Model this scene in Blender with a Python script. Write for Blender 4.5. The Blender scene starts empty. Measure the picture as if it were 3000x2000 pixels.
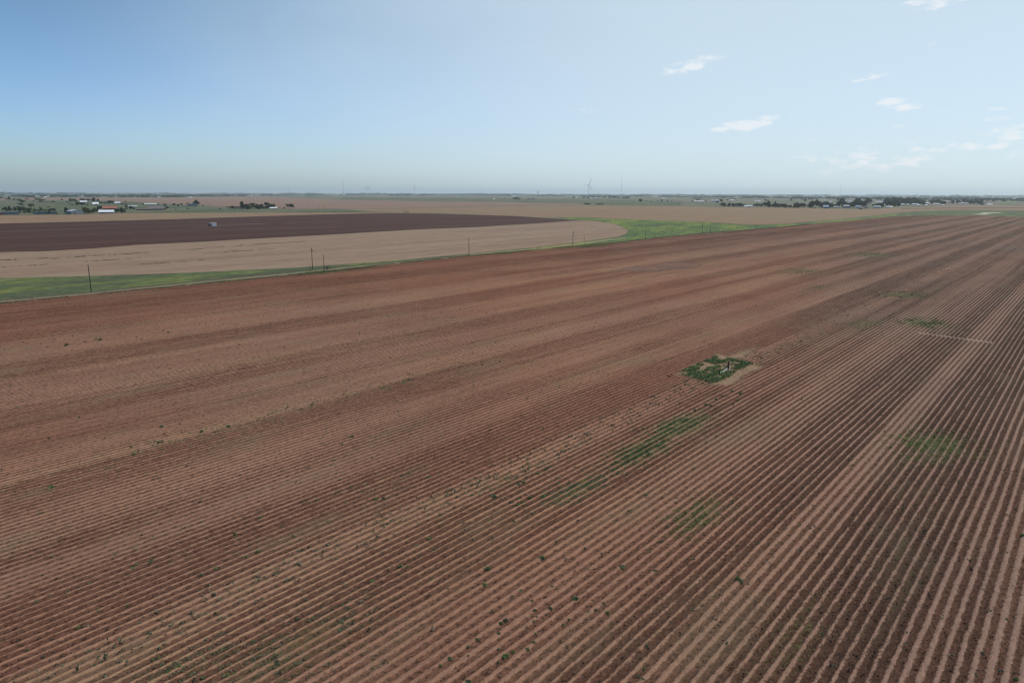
import bpy, math, random
import numpy as np
from mathutils import Vector, Matrix, Euler

random.seed(7)
rng = np.random.default_rng(7)
R = math.radians
scene = bpy.context.scene
COL = scene.collection

# ------------------------------------------------------------------ camera
H = 36.4
FPX, CX, CY = 2050.0, 1500.0, 1000.0           # the photograph's own 3000 x 2000 grid
PITCH = math.atan((CY - 566.5) / FPX)
ROLL = 0.0027
cam = bpy.data.cameras.new('camera')
cam.sensor_width = 36.0
cam.lens = FPX / 3000.0 * 36.0
cam.clip_start = 0.5
cam.clip_end = 200000.0
cam_ob = bpy.data.objects.new('camera', cam)
COL.objects.link(cam_ob)
CAM_R = (Matrix.Rotation(math.pi / 2 - PITCH, 3, 'X') @ Matrix.Rotation(ROLL, 3, 'Z'))
cam_ob.matrix_world = Matrix.Translation((0, 0, H)) @ CAM_R.to_4x4()
scene.camera = cam_ob

# ------------------------------------------------------------------ light, sky, exposure
SUN_AZ, SUN_EL = 62.0, 48.0                     # clockwise from +Y, above the horizon
S = Vector((math.sin(R(SUN_AZ)) * math.cos(R(SUN_EL)), math.cos(R(SUN_AZ)) * math.cos(R(SUN_EL)), math.sin(R(SUN_EL))))
sun = bpy.data.lights.new('sun', 'SUN')
sun.energy = 2.75
sun.angle = R(0.53)
sun.color = (1.0, 0.955, 0.89)
sun_ob = bpy.data.objects.new('sun', sun)
sun_ob.rotation_euler = S.to_track_quat('Z', 'Y').to_euler()
sun_ob.location = (0, 0, 120)
COL.objects.link(sun_ob)

world = bpy.data.worlds.new('World')
scene.world = world
world.use_nodes = True
WN, WL = world.node_tree.nodes, world.node_tree.links
WN.clear()
SKY_STRENGTH = 0.115
scene.view_settings.view_transform = 'Standard'
scene.view_settings.look = 'None'
scene.view_settings.gamma = 1.0
scene.view_settings.exposure = 0.0
scene.view_settings.use_curve_mapping = False
scene.cycles.volume_bounces = 1
scene.cycles.max_bounces = 6
scene.cycles.pixel_filter_type = 'BLACKMAN_HARRIS'
scene.cycles.filter_width = 1.3


def pix_ray(x, y):
    """world direction of a point of the photograph"""
    return CAM_R @ Vector(((x - CX) / FPX, -(y - CY) / FPX, -1.0))


def build_sky():
    sky = WN.new('ShaderNodeTexSky')
    sky.sky_type = 'NISHITA'
    sky.sun_disc = False
    sky.sun_elevation = R(SUN_EL)
    sky.sun_rotation = R(SUN_AZ)
    sky.altitude = 0
    sky.air_density = 1.0
    sky.dust_density = 1.0
    sky.ozone_density = 4.0
    bg = WN.new('ShaderNodeBackground')
    bg.inputs['Strength'].default_value = SKY_STRENGTH
    out = WN.new('ShaderNodeOutputWorld')
    tc = WN.new('ShaderNodeTexCoord')
    # thin fair-weather clouds: blobs around directions, broken up by noise
    mp = WN.new('ShaderNodeMapping')
    mp.inputs['Scale'].default_value = (1.0, 1.0, 2.6)
    WL.new(tc.outputs['Generated'], mp.inputs['Vector'])
    nz = WN.new('ShaderNodeTexNoise')
    nz.inputs['Scale'].default_value = 38.0
    nz.inputs['Detail'].default_value = 9.0
    nz.inputs['Roughness'].default_value = 0.62
    WL.new(mp.outputs['Vector'], nz.inputs['Vector'])
    # (x, y, half width, half height, slope, strength)
    clouds = [(2030, 187, 70, 17, -0.22, 1.15), (2205, 362, 85, 15, -0.12, 1.15), (1733, 318, 38, 13, -0.1, .75),
              (1650, 326, 26, 7, 0, .55), (2628, 306, 46, 14, 0.12, .95), (2678, 313, 22, 6, -.1, .7),
              (2540, 228, 42, 7, -.14, .8), (2745, 6, 60, 14, -.05, 1.1), (2818, 432, 88, 12, -.06, .9),
              (2560, 470, 190, 34, -.06, .72), (2650, 442, 60, 10, -.05, .8), (2970, 381, 62, 11, -.12, .95),
              (2985, 398, 40, 7, -.12, .8), (2935, 349, 30, 6, 0, .8), (2765, 326, 34, 6, -.1, .6),
              (2700, 138, 30, 8, -.3, .5), (2445, 243, 26, 5, 0, .5), (2625, 368, 24, 5, 0, .55),
              (2940, 457, 36, 8, -.12, .6), (2920, 321, 26, 4, 0, .6), (2400, 411, 26, 6, 0, .55),
              (2550, 431, 50, 6, -.08, .6), (2800, 340, 26, 4, 0, .5), (3080, 300, 60, 12, -.1, .8),
              (3200, 430, 120, 16, -.06, .8), (3150, 150, 70, 14, -.15, .8)]
    acc = None
    vmp = WN.new('ShaderNodeVectorMath'); vmp.operation = 'NORMALIZE'
    WL.new(tc.outputs['Generated'], vmp.inputs[0])
    for (x, y, hw, hh, sl, st) in clouds:
        d = pix_ray(x, y).normalized()
        up = Vector((0, 0, 1))
        rt = d.cross(up).normalized()
        upv = rt.cross(d).normalized()
        a = math.atan(-sl)
        ax = (rt * math.cos(a) + upv * math.sin(a)).normalized()
        ay = (upv * math.cos(a) - rt * math.sin(a)).normalized()
        kx, ky = hw / FPX, hh / FPX
        dx = WN.new('ShaderNodeVectorMath'); dx.operation = 'DOT_PRODUCT'
        dy = WN.new('ShaderNodeVectorMath'); dy.operation = 'DOT_PRODUCT'
        dz = WN.new('ShaderNodeVectorMath'); dz.operation = 'DOT_PRODUCT'
        for n_, v_ in ((dx, ax / kx), (dy, ay / ky), (dz, d)):
            WL.new(vmp.outputs[0], n_.inputs[0]); n_.inputs[1].default_value = v_
        mx = WN.new('ShaderNodeMath'); mx.operation = 'MULTIPLY'
        WL.new(dx.outputs['Value'], mx.inputs[0]); WL.new(dx.outputs['Value'], mx.inputs[1])
        my = WN.new('ShaderNodeMath'); my.operation = 'MULTIPLY_ADD'
        WL.new(dy.outputs['Value'], my.inputs[0]); WL.new(dy.outputs['Value'], my.inputs[1]); WL.new(mx.outputs[0], my.inputs[2])
        fl = WN.new('ShaderNodeMath'); fl.operation = 'MULTIPLY_ADD'      # st*(1 - r2)
        WL.new(my.outputs[0], fl.inputs[0]); fl.inputs[1].default_value = -st * .5; fl.inputs[2].default_value = st
        cl = WN.new('ShaderNodeMath'); cl.operation = 'MAXIMUM'; cl.inputs[1].default_value = 0
        WL.new(fl.outputs[0], cl.inputs[0])
        gt = WN.new('ShaderNodeMath'); gt.operation = 'GREATER_THAN'; gt.inputs[1].default_value = 0.5
        WL.new(dz.outputs['Value'], gt.inputs[0])
        ml = WN.new('ShaderNodeMath'); ml.operation = 'MULTIPLY'
        WL.new(cl.outputs[0], ml.inputs[0]); WL.new(gt.outputs[0], ml.inputs[1])
        if acc is None:
            acc = ml.outputs[0]
        else:
            mm = WN.new('ShaderNodeMath'); mm.operation = 'MAXIMUM'
            WL.new(acc, mm.inputs[0]); WL.new(ml.outputs[0], mm.inputs[1]); acc = mm.outputs[0]
    # mask = smoothstep(noise, 1 - blob)
    th = WN.new('ShaderNodeMath'); th.operation = 'MULTIPLY_ADD'
    nzc = WN.new('ShaderNodeMath'); nzc.operation = 'MULTIPLY_ADD'; nzc.inputs[1].default_value = 1.9; nzc.inputs[2].default_value = -0.45
    WL.new(nz.outputs['Fac'], nzc.inputs[0])
    WL.new(acc, th.inputs[0]); th.inputs[1].default_value = 0.38; WL.new(nzc.outputs[0], th.inputs[2])
    mr = WN.new('ShaderNodeMapRange'); mr.interpolation_type = 'SMOOTHSTEP'
    mr.inputs['From Min'].default_value = 0.62; mr.inputs['From Max'].default_value = 1.02
    WL.new(th.outputs[0], mr.inputs['Value'])
    gate = WN.new('ShaderNodeMapRange'); gate.inputs['From Min'].default_value = 0.0; gate.inputs['From Max'].default_value = 0.35
    WL.new(acc, gate.inputs['Value'])
    msk = WN.new('ShaderNodeMath'); msk.operation = 'MULTIPLY'
    WL.new(mr.outputs[0], msk.inputs[0]); WL.new(gate.outputs[0], msk.inputs[1])
    mul = WN.new('ShaderNodeMath'); mul.operation = 'MULTIPLY'; mul.inputs[1].default_value = 0.68
    WL.new(msk.outputs[0], mul.inputs[0])
    # thin high veil: whiter and bluer towards the horizon
    sp = WN.new('ShaderNodeSeparateXYZ'); WL.new(vmp.outputs[0], sp.inputs[0])
    vr = WN.new('ShaderNodeValToRGB')
    el = vr.color_ramp.elements
    for p_ in (0.1, 0.2): el.new(p_)
    for k_, (p_, c_) in enumerate(((0.0, (1.08, 1.30, 1.50)), (0.10, (0.90, 1.08, 1.31)), (0.20, (0.74, 0.91, 1.0)), (0.42, (0.50, 0.74, 0.86)))):
        el[k_].position = p_; el[k_].color = (c_[0] / 1.5, c_[1] / 1.5, c_[2] / 1.5, 1)
    WL.new(sp.outputs['Z'], vr.inputs['Fac'])
    vm = WN.new('ShaderNodeVectorMath'); vm.operation = 'MULTIPLY'
    WL.new(sky.outputs['Color'], vm.inputs[0]); WL.new(vr.outputs['Color'], vm.inputs[1])
    vs_ = WN.new('ShaderNodeVectorMath'); vs_.operation = 'SCALE'; vs_.inputs['Scale'].default_value = 1.5
    WL.new(vm.outputs[0], vs_.inputs[0])
    # thin sheet of high cirrus thickening towards the sun's side
    ca = WN.new('ShaderNodeVectorMath'); ca.operation = 'DOT_PRODUCT'
    ca.inputs[1].default_value = (math.sin(R(60)), math.cos(R(60)), 0)
    WL.new(vmp.outputs[0], ca.inputs[0])
    cn = WN.new('ShaderNodeTexNoise'); cn.inputs['Scale'].default_value = 2.2; cn.inputs['Detail'].default_value = 4
    WL.new(mp.outputs['Vector'], cn.inputs['Vector'])
    cs_ = WN.new('ShaderNodeMath'); cs_.operation = 'MULTIPLY_ADD'; cs_.inputs[1].default_value = 0.35
    WL.new(cn.outputs['Fac'], cs_.inputs[0]); WL.new(ca.outputs['Value'], cs_.inputs[2])
    cr_ = WN.new('ShaderNodeMapRange'); cr_.interpolation_type = 'SMOOTHSTEP'
    cr_.inputs['From Min'].default_value = 0.0; cr_.inputs['From Max'].default_value = 0.93; cr_.inputs['To Max'].default_value = 0.79
    WL.new(cs_.outputs[0], cr_.inputs['Value'])
    cx = WN.new('ShaderNodeMixRGB')
    cx.inputs['Color2'].default_value = (0.675 / SKY_STRENGTH, 0.80 / SKY_STRENGTH, 0.87 / SKY_STRENGTH, 1)
    WL.new(cr_.outputs[0], cx.inputs['Fac']); WL.new(vs_.outputs[0], cx.inputs['Color1'])
    mix = WN.new('ShaderNodeMixRGB')
    mix.inputs['Color2'].default_value = (0.93 / SKY_STRENGTH, 0.94 / SKY_STRENGTH, 0.96 / SKY_STRENGTH, 1)
    WL.new(mul.outputs[0], mix.inputs['Fac'])
    WL.new(cx.outputs['Color'], mix.inputs['Color1'])
    WL.new(mix.outputs['Color'], bg.inputs['Color'])
    WL.new(bg.outputs['Background'], out.inputs['Surface'])


build_sky()

# ------------------------------------------------------------------ photograph point -> place on the plain
HX = [0, 400, 800, 1250, 1750, 2250, 2750, 3000]
HY = [569, 567.5, 565.5, 564, 566, 570.5, 575.5, 577]


def hor(x):
    return 566.5 + 0.0027 * (x - 1500)


def at(x, y, z=0.0):
    """where the ray through a point of the photograph meets the height z (the lens's own bulge of the horizon taken out)"""
    dh = float(np.interp(x, HX, HY)) - hor(x)
    y2 = y - dh * min(1.0, max(0.0, 1 - (y - 570) / 260.0))
    y2 = max(y2, hor(x) + 1.9)
    d = pix_ray(x, y2)
    t = (z - H) / d.z
    return Vector((d.x * t, d.y * t, z))


def px_size(p, n):
    """metres covered by n photo pixels at the place p"""
    q = CAM_R.transposed() @ (Vector(p) - Vector((0, 0, H)))
    return n * (-q.z) / FPX


dv = pix_ray(3250, hor(3250)); dv.z = 0; dv.normalize()
VD = dv                                   # along the rows
UD = Vector((dv.y, -dv.x, 0))             # across, to the right
ROW = 1.016


def uv(p):
    return p.x * UD.x + p.y * UD.y, p.x * VD.x + p.y * VD.y


def P(u, v, z=0.0):
    return Vector((u * UD.x + v * VD.x, u * UD.y + v * VD.y, z))


# ------------------------------------------------------------------ helpers
def tag(o, label=None, cat=None, group=None, kind=None):
    if label: o['label'] = label
    if cat: o['category'] = cat
    if group: o['group'] = group
    if kind: o['kind'] = kind
    return o


def empty(name, loc=(0, 0, 0), rz=0.0):
    o = bpy.data.objects.new(name, None)
    o.location = loc
    o.rotation_euler = (0, 0, rz)
    o.empty_display_size = 0.5
    COL.objects.link(o)
    return o


def link(name, me, parent=None, loc=None):
    o = bpy.data.objects.new(name, me)
    COL.objects.link(o)
    if parent is not None: o.parent = parent
    if loc is not None: o.location = loc
    return o


def np_mesh(name, co, quads, mat, smooth=False):
    me = bpy.data.meshes.new(name)
    co = np.asarray(co, dtype=np.float32); quads = np.asarray(quads, dtype=np.int32)
    n, k = quads.shape
    me.vertices.add(len(co)); me.vertices.foreach_set('co', co.ravel())
    me.loops.add(n * k); me.loops.foreach_set('vertex_index', quads.ravel())
    me.polygons.add(n); me.polygons.foreach_set('loop_start', np.arange(0, n * k, k, dtype=np.int32))
    me.update(calc_edges=True)
    me.materials.append(mat)
    if smooth:
        me.polygons.foreach_set('use_smooth', np.ones(n, dtype=bool))
    return me


class MB:
    """collects shapes into one mesh"""
    def __init__(s): s.v, s.f = [], []

    def poly(s, pts):
        b = len(s.v); s.v += [tuple(p) for p in pts]; s.f.append(tuple(range(b, b + len(pts))))

    def box(s, x0, x1, y0, y1, z0, z1, skip=()):
        b = len(s.v)
        s.v += [(x0, y0, z0), (x1, y0, z0), (x1, y1, z0), (x0, y1, z0), (x0, y0, z1), (x1, y0, z1), (x1, y1, z1), (x0, y1, z1)]
        for i, f in enumerate([(0, 3, 2, 1), (4, 5, 6, 7), (0, 1, 5, 4), (1, 2, 6, 5), (2, 3, 7, 6), (3, 0, 4, 7)]):
            if i not in skip: s.f.append(tuple(b + k for k in f))

    def tube(s, p, q, r0, r1=None, n=8, cap=True):
        r1 = r0 if r1 is None else r1
        p, q = Vector(p), Vector(q)
        d = (q - p).normalized()
        a = d.orthogonal().normalized(); c = d.cross(a)
        b = len(s.v)
        for (o, r) in ((p, r0), (q, r1)):
            for i in range(n):
                t = 2 * math.pi * i / n
                s.v.append(tuple(o + a * r * math.cos(t) + c * r * math.sin(t)))
        for i in range(n):
            j = (i + 1) % n
            s.f.append((b + i, b + j, b + n + j, b + n + i))
        if cap:
            s.f.append(tuple(b + n + i for i in range(n)))
            s.f.append(tuple(b + n - 1 - i for i in range(n)))

    def mesh(s, name, mat):
        me = bpy.data.meshes.new(name)
        me.from_pydata(s.v, [], s.f)
        me.materials.append(mat)
        me.update()
        return me

    def build(s, name, mat, parent=None, loc=None):
        return link(name, s.mesh(name, mat), parent, loc)


# ------------------------------------------------------------------ materials
def new_mat(name):
    m = bpy.data.materials.new(name)
    m.use_nodes = True
    nt = m.node_tree
    b = nt.nodes['Principled BSDF']
    b.inputs['Roughness'].default_value = 0.95
    b.inputs['Specular IOR Level'].default_value = 0.15
    return m, nt, b


def noise(nt, scale, detail=3.0, rough=0.55, vec=None, dim='3D'):
    n = nt.nodes.new('ShaderNodeTexNoise')
    n.inputs['Scale'].default_value = scale
    n.inputs['Detail'].default_value = detail
    n.inputs['Roughness'].default_value = rough
    if vec is not None: nt.links.new(vec, n.inputs['Vector'])
    return n.outputs['Fac']


def mapping(nt, scale=(1, 1, 1), rz=0.0, kind='Object'):
    tc = nt.nodes.new('ShaderNodeTexCoord')
    m1 = nt.nodes.new('ShaderNodeMapping'); m1.inputs['Rotation'].default_value = (0, 0, rz)
    nt.links.new(tc.outputs[kind], m1.inputs['Vector'])
    m2 = nt.nodes.new('ShaderNodeMapping'); m2.inputs['Scale'].default_value = scale
    nt.links.new(m1.outputs['Vector'], m2.inputs['Vector'])
    return m2.outputs['Vector']


def ramp(nt, fac, stops, interp='LINEAR'):
    r = nt.nodes.new('ShaderNodeValToRGB')
    r.color_ramp.interpolation = interp
    e = r.color_ramp.elements
    while len(e) < len(stops): e.new(0.5)
    for k, (p, c) in enumerate(stops):
        e[k].position = p
        e[k].color = (*c, 1) if len(c) == 3 else c
    nt.links.new(fac, r.inputs['Fac'])
    return r.outputs['Color']


def mixc(nt, fac, a, b, mode='MIX'):
    m = nt.nodes.new('ShaderNodeMixRGB'); m.blend_type = mode
    for sock, v in (('Fac', fac), ('Color1', a), ('Color2', b)):
        if isinstance(v, (int, float)): m.inputs[sock].default_value = v
        elif isinstance(v, tuple): m.inputs[sock].default_value = (*v, 1)
        else: nt.links.new(v, m.inputs[sock])
    return m.outputs['Color']


def mth(nt, op, a, b=None, c=None, clamp=False):
    m = nt.nodes.new('ShaderNodeMath'); m.operation = op; m.use_clamp = clamp
    for i, v in enumerate((a, b, c)):
        if v is None: continue
        if isinstance(v, (int, float)): m.inputs[i].default_value = v
        else: nt.links.new(v, m.inputs[i])
    return m.outputs[0]


def bump(nt, b, h, strength=0.5, dist=0.1):
    n = nt.nodes.new('ShaderNodeBump')
    n.inputs['Strength'].default_value = strength
    n.inputs['Distance'].default_value = dist
    nt.links.new(h, n.inputs['Height'])
    nt.links.new(n.outputs['Normal'], b.inputs['Normal'])


AZ = math.atan2(VD.x, VD.y)        # rows' bearing


def plain_mat(name, cols, scale=0.02, stretch=(1, 1, 1), rz=0.0, rough=0.95, fine=0.5, fine_scale=0.35, detail=5, rows=0.0, row_scale=0.35):
    m, nt, b = new_mat(name)
    v = mapping(nt, stretch, rz)
    f = mth(nt, 'MULTIPLY_ADD', noise(nt, scale, detail, 0.62, v), 2.1, -0.55, clamp=True)
    c = ramp(nt, f, cols)
    f2 = mth(nt, 'MULTIPLY_ADD', noise(nt, fine_scale, 5, 0.72, v), 2.4, -0.7, clamp=True)
    r2 = ramp(nt, f2, [(0.25, (1 - fine,) * 3), (0.75, (1 + fine * .3,) * 3)])
    c = mixc(nt, 1.0, c, r2, 'MULTIPLY')
    if rows:
        f3 = mth(nt, 'MULTIPLY_ADD', noise(nt, row_scale, 3, 0.7, mapping(nt, (1, .012, 1), rz)), 2.4, -0.7, clamp=True)
        c = mixc(nt, 1.0, c, ramp(nt, f3, [(0.0, (1 - rows,) * 3), (1.0, (1 + rows,) * 3)]), 'MULTIPLY')
    nt.links.new(c, b.inputs['Base Color'])
    b.inputs['Roughness'].default_value = rough
    return m


def flat_mat(name, col, rough=0.6, var=0.12, scale=1.5, metal=0.0):
    m, nt, b = new_mat(name)
    f = noise(nt, scale, 4, 0.6, mapping(nt))
    c = ramp(nt, f, [(0.3, tuple(x * (1 - var) for x in col)), (0.7, tuple(min(1, x * (1 + var)) for x in col))])
    nt.links.new(c, b.inputs['Base Color'])
    b.inputs['Roughness'].default_value = rough
    b.inputs['Metallic'].default_value = metal
    b.inputs['Specular IOR Level'].default_value = 0.3
    return m


def leaf_mat(name, dark, light, scale=0.5):
    m, nt, b = new_mat(name)
    tc = nt.nodes.new('ShaderNodeTexCoord')
    f = noise(nt, scale, 3, 0.6, tc.outputs['Object'])
    c = ramp(nt, f, [(0.40, dark), (0.60, light)])
    oi = nt.nodes.new('ShaderNodeObjectInfo')
    k = ramp(nt, oi.outputs['Random'], [(0, (0.72, 0.76, 0.78)), (1, (1.25, 1.2, 1.05))])
    c = mixc(nt, 1.0, c, k, 'MULTIPLY')
    nt.links.new(c, b.inputs['Base Color'])
    b.inputs['Roughness'].default_value = 0.8
    return m


# ------------------------------------------------------------------ numpy value noise
def vnoise(x, y, seed=0):
    xi = np.floor(x).astype(np.int64); yi = np.floor(y).astype(np.int64)
    fx = x - xi; fy = y - yi
    fx = fx * fx * (3 - 2 * fx); fy = fy * fy * (3 - 2 * fy)

    def h(a, b):
        n = (a * 374761393 + b * 668265263 + seed * 982451653) & 0xffffffff
        n = ((n ^ (n >> 13)) * 1274126177) & 0xffffffff
        return ((n ^ (n >> 16)) & 0xffff) / 65535.0
    return (h(xi, yi) * (1 - fx) + h(xi + 1, yi) * fx) * (1 - fy) + (h(xi, yi + 1) * (1 - fx) + h(xi + 1, yi + 1) * fx) * fy


def fnoise(x, y, seed=0, octv=3):
    s, a, t = 0, 1, 0
    for o in range(octv):
        s = s + a * vnoise(x * 2 ** o, y * 2 ** o, seed + o * 17); t += a; a *= 0.5
    return s / t


# ------------------------------------------------------------------ the ploughed field
EDGE_PX = [(-260, 911), (0, 889), (270, 863), (600, 831), (870, 805), (1200, 768), (1375, 749.5), (1800, 711), (1890, 700.5), (2055, 684.5), (2250, 670), (2500, 648), (2620, 637)]
EDGE_UV = [uv(at(x, y)) for x, y in EDGE_PX]
ev = np.array([b for a, b in EDGE_UV]); eu = np.array([a for a, b in EDGE_UV])
order = np.argsort(ev); ev, eu = ev[order], eu[order]
END_UV = [uv(at(x, y)) for x, y in [(2620, 637), (2750, 634.5), (2860, 635.5), (3000, 640), (3150, 645)]]
ku = np.array([a for a, b in END_UV]); kv = np.array([b for a, b in END_UV])
PAD = uv(at(2098, 1080))
_a, _b = uv(at(2208, 1066)), uv(at(1984, 1096))
_c, _d = uv(at(2097, 1124)), uv(at(2100, 1042))
PAX = ((_a[0] - _b[0]) / 2, (_a[1] - _b[1]) / 2)
PBX = ((_c[0] - _d[0]) / 2, (_c[1] - _d[1]) / 2)
_det = PAX[0] * PBX[1] - PAX[1] * PBX[0]


def pad_ab(u, v):
    x, y = u - PAD[0], v - PAD[1]
    return (x * PBX[1] - y * PBX[0]) / _det, (PAX[0] * y - PAX[1] * x) / _det
# soil tone across the rows (row number -> 0 light and filled in, 1 dark and freshly cut)
BANDS = [(-300, .55), (-282, .75), (-266, .7), (-262, .2), (-254, .2), (-250, .85), (-222, .75), (-218, .45), (-211, .7), (-201, .75), (-196, .3), (-180, .2),
         (-175, .85), (-161, .9), (-157, .25), (-139, .3), (-136, .95), (-127, 1.), (-124, .35), (-118, .4), (-116, .8), (-111, .75), (-109, .12),
         (-102, .15), (-100, 1.), (-92, .95), (-90, .3), (-86, .3), (-84, .62), (-78, .6), (-76, .2), (-71.5, .2), (-70, .95), (-59.5, 1.), (-58, .25),
         (-54.5, .2), (-53, .75), (-43, .8), (-41, .45), (-35.5, .3), (-33.5, .65), (-30, .6), (-27, .85), (-23.5, .8), (-22.5, .3), (-19, .35), (-17.5, .8), (-10, .9), (-7, .75), (-5, .4), (0, .5), (10, .9), (20, .3), (45, .8)]
BU = np.array([b[0] for b in BANDS], float); BT = np.array([b[1] for b in BANDS], float)


GREENS = [(1995, 1248, 8, 3.2, .62), (1878, 1322, 8, 3.0, .56), (1695, 1430, 8, 2.6, .42), (2045, 1512, 6, 2.6, .36), (2738, 1303, 6, 4.6, .5), (2712, 947, 8, 7, .55), (2650, 864, 8, 8, .5),
          (2528, 949, 12, 5, .42), (2350, 795, 18, 10, .42), (2549, 748, 26, 16, .42), (2396, 842, 12, 4, .36), (900, 1885, 8, 4.0, .24), (560, 1960, 5, 3, .18), (2330, 1860, 9, 2.4, .16), (935, 799, 13, 4, .6), (1725, 722, 22, 7, .5), (1475, 742, 12, 4, .5)]


def field():
    us = []
    u = 45 * ROW
    lo = eu.min() - 1.5
    while u > lo:
        us.append(u)
        r = u / ROW
        u -= ROW / (8 if r > -78 else 6 if r > -150 else 4)
    us = np.array(us[::-1])
    vs = [-75.0]
    step = 0.36
    vmax = kv.max() + 5
    while vs[-1] < vmax:
        if vs[-1] < -10: st = 1.2
        elif vs[-1] < 140: st = 0.36
        else:
            step = min(6.0, step * 1.02); st = step
        vs.append(vs[-1] + st)
    vs = np.array(vs)
    U, V = np.meshgrid(us, vs)
    r = U / ROW
    # wobbling drill lines
    wob = (fnoise(V / 30.0, r * 0.06, 3, 2) - .5) * 0.30 + (fnoise(V / 2.3, r * 0.97, 5, 2) - .5) * 0.10 * np.clip(1.4 - np.hypot(U, V) / 140, 0, 1)
    ph = r + wob
    cs = 0.5 + 0.5 * np.cos(2 * np.pi * ph)
    wind = (fnoise(V / 90.0, r / 14.0, 11, 3) - .5)
    tone = np.interp(r + wind * 2.2 + (vnoise(V / 33.0, r / 3.0, 9) - .5) * 1.6, BU, BT)
    tone = tone + (fnoise(V / 50.0, r / 5.0, 21, 3) - .5) * 0.6 + (vnoise(V / 140., r * 1.0, 31) - .5) * .62
    tone = np.clip(tone, 0, 1)
    # the unploughed ground round the well head
    du, dvv = (U - PAD[0]), (V - PAD[1])
    pa, pb = pad_ab(U, V)
    pd = np.abs(pa) + np.abs(pb) + (fnoise(U / 2.2, V / 2.2, 41, 2) - .5) * .45
    pd2 = np.abs(pa - .28) + np.abs(pb - .30) + (fnoise(U / 2.2, V / 3.2, 43, 2) - .5) * .5
    pad = np.clip((1.12 - np.minimum(pd, pd2 + .12)) / 0.2, 0, 1)
    tail = np.clip(1 - np.abs(du + 0.5 - (dvv + 12) * -0.02) / 2.6, 0, 1) * np.clip(1 - np.abs(dvv - 14) / 16, 0, 1)
    flat = np.clip(np.maximum(pad, tail * 1.3), 0, 1)
    amp = (0.075 + 0.11 * tone) * (0.6 + 0.8 * fnoise(V / 9.0, np.floor(r) * 1.3, 51, 3))
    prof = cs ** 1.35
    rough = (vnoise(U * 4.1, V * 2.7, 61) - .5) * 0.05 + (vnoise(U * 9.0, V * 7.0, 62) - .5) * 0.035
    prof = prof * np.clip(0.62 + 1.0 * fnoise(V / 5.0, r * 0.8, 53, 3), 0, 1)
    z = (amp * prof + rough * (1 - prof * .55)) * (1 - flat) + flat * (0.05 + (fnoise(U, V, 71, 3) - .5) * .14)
    z += (fnoise(U / 60, V / 60, 81, 2) - .5) * 0.2 * 0.0
    nv, nu = U.shape
    X = U * UD.x + V * VD.x
    Y = U * UD.y + V * VD.y
    co = np.stack([X, Y, z], -1).reshape(-1, 3)
    idx = np.arange(nv * nu).reshape(nv, nu)
    cu = 0.5 * (U[:-1, :-1] + U[1:, 1:]); cv = 0.5 * (V[:-1, :-1] + V[1:, 1:])
    keep = (cu > np.interp(cv, ev, eu) - 0.3) & (cv < np.interp(cu, ku, kv))
    # nothing of the ground behind the viewer's feet is ever seen
    keep &= ~((cv < 0) & (cu > 5))
    q = np.stack([idx[:-1, :-1], idx[:-1, 1:], idx[1:, 1:], idx[1:, :-1]], -1)[keep]
    used = np.zeros(nv * nu, bool); used[q.ravel()] = True
    remap = np.cumsum(used) - 1
    q = remap[q]; co = co[used]
    me = np_mesh('ploughed_field', co, q, M['soil'], smooth=True)
    green = np.zeros_like(U)
    for (gx, gy, gl, gw, gs) in GREENS:
        a_, b_ = uv(at(gx, gy))
        d2 = ((U - a_) / gw) ** 2 + ((V - b_) / gl) ** 2
        green = np.maximum(green, gs * np.exp(-d2 * 1.2))
    green = np.clip(green * (0.55 + 0.9 * fnoise(U / 1.8, V / 5.0, 95, 3)), 0, 1)
    sm = lambda a, b, x: (lambda t: t * t * (3 - 2 * t))(np.clip((x - a) / (b - a), 0, 1))
    side = np.clip(np.maximum(sm(-40, 16, r + .25 * V) * .95, .7 * sm(230, 700, V)) + (fnoise(U / 25, V / 60, 91, 2) - .5) * .3, 0, 1)  # mask for clod self-shadow and far haze, put into the soil colour
    west = sm(-170, -262, r) if False else sm(170, 262, -r)
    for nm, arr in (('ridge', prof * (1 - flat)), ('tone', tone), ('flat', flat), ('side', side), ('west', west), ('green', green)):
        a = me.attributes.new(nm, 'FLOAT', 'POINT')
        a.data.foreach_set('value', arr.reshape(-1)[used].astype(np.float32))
    o = link('ploughed_field', me)
    tag(o, kind='structure')
    return o


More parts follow.
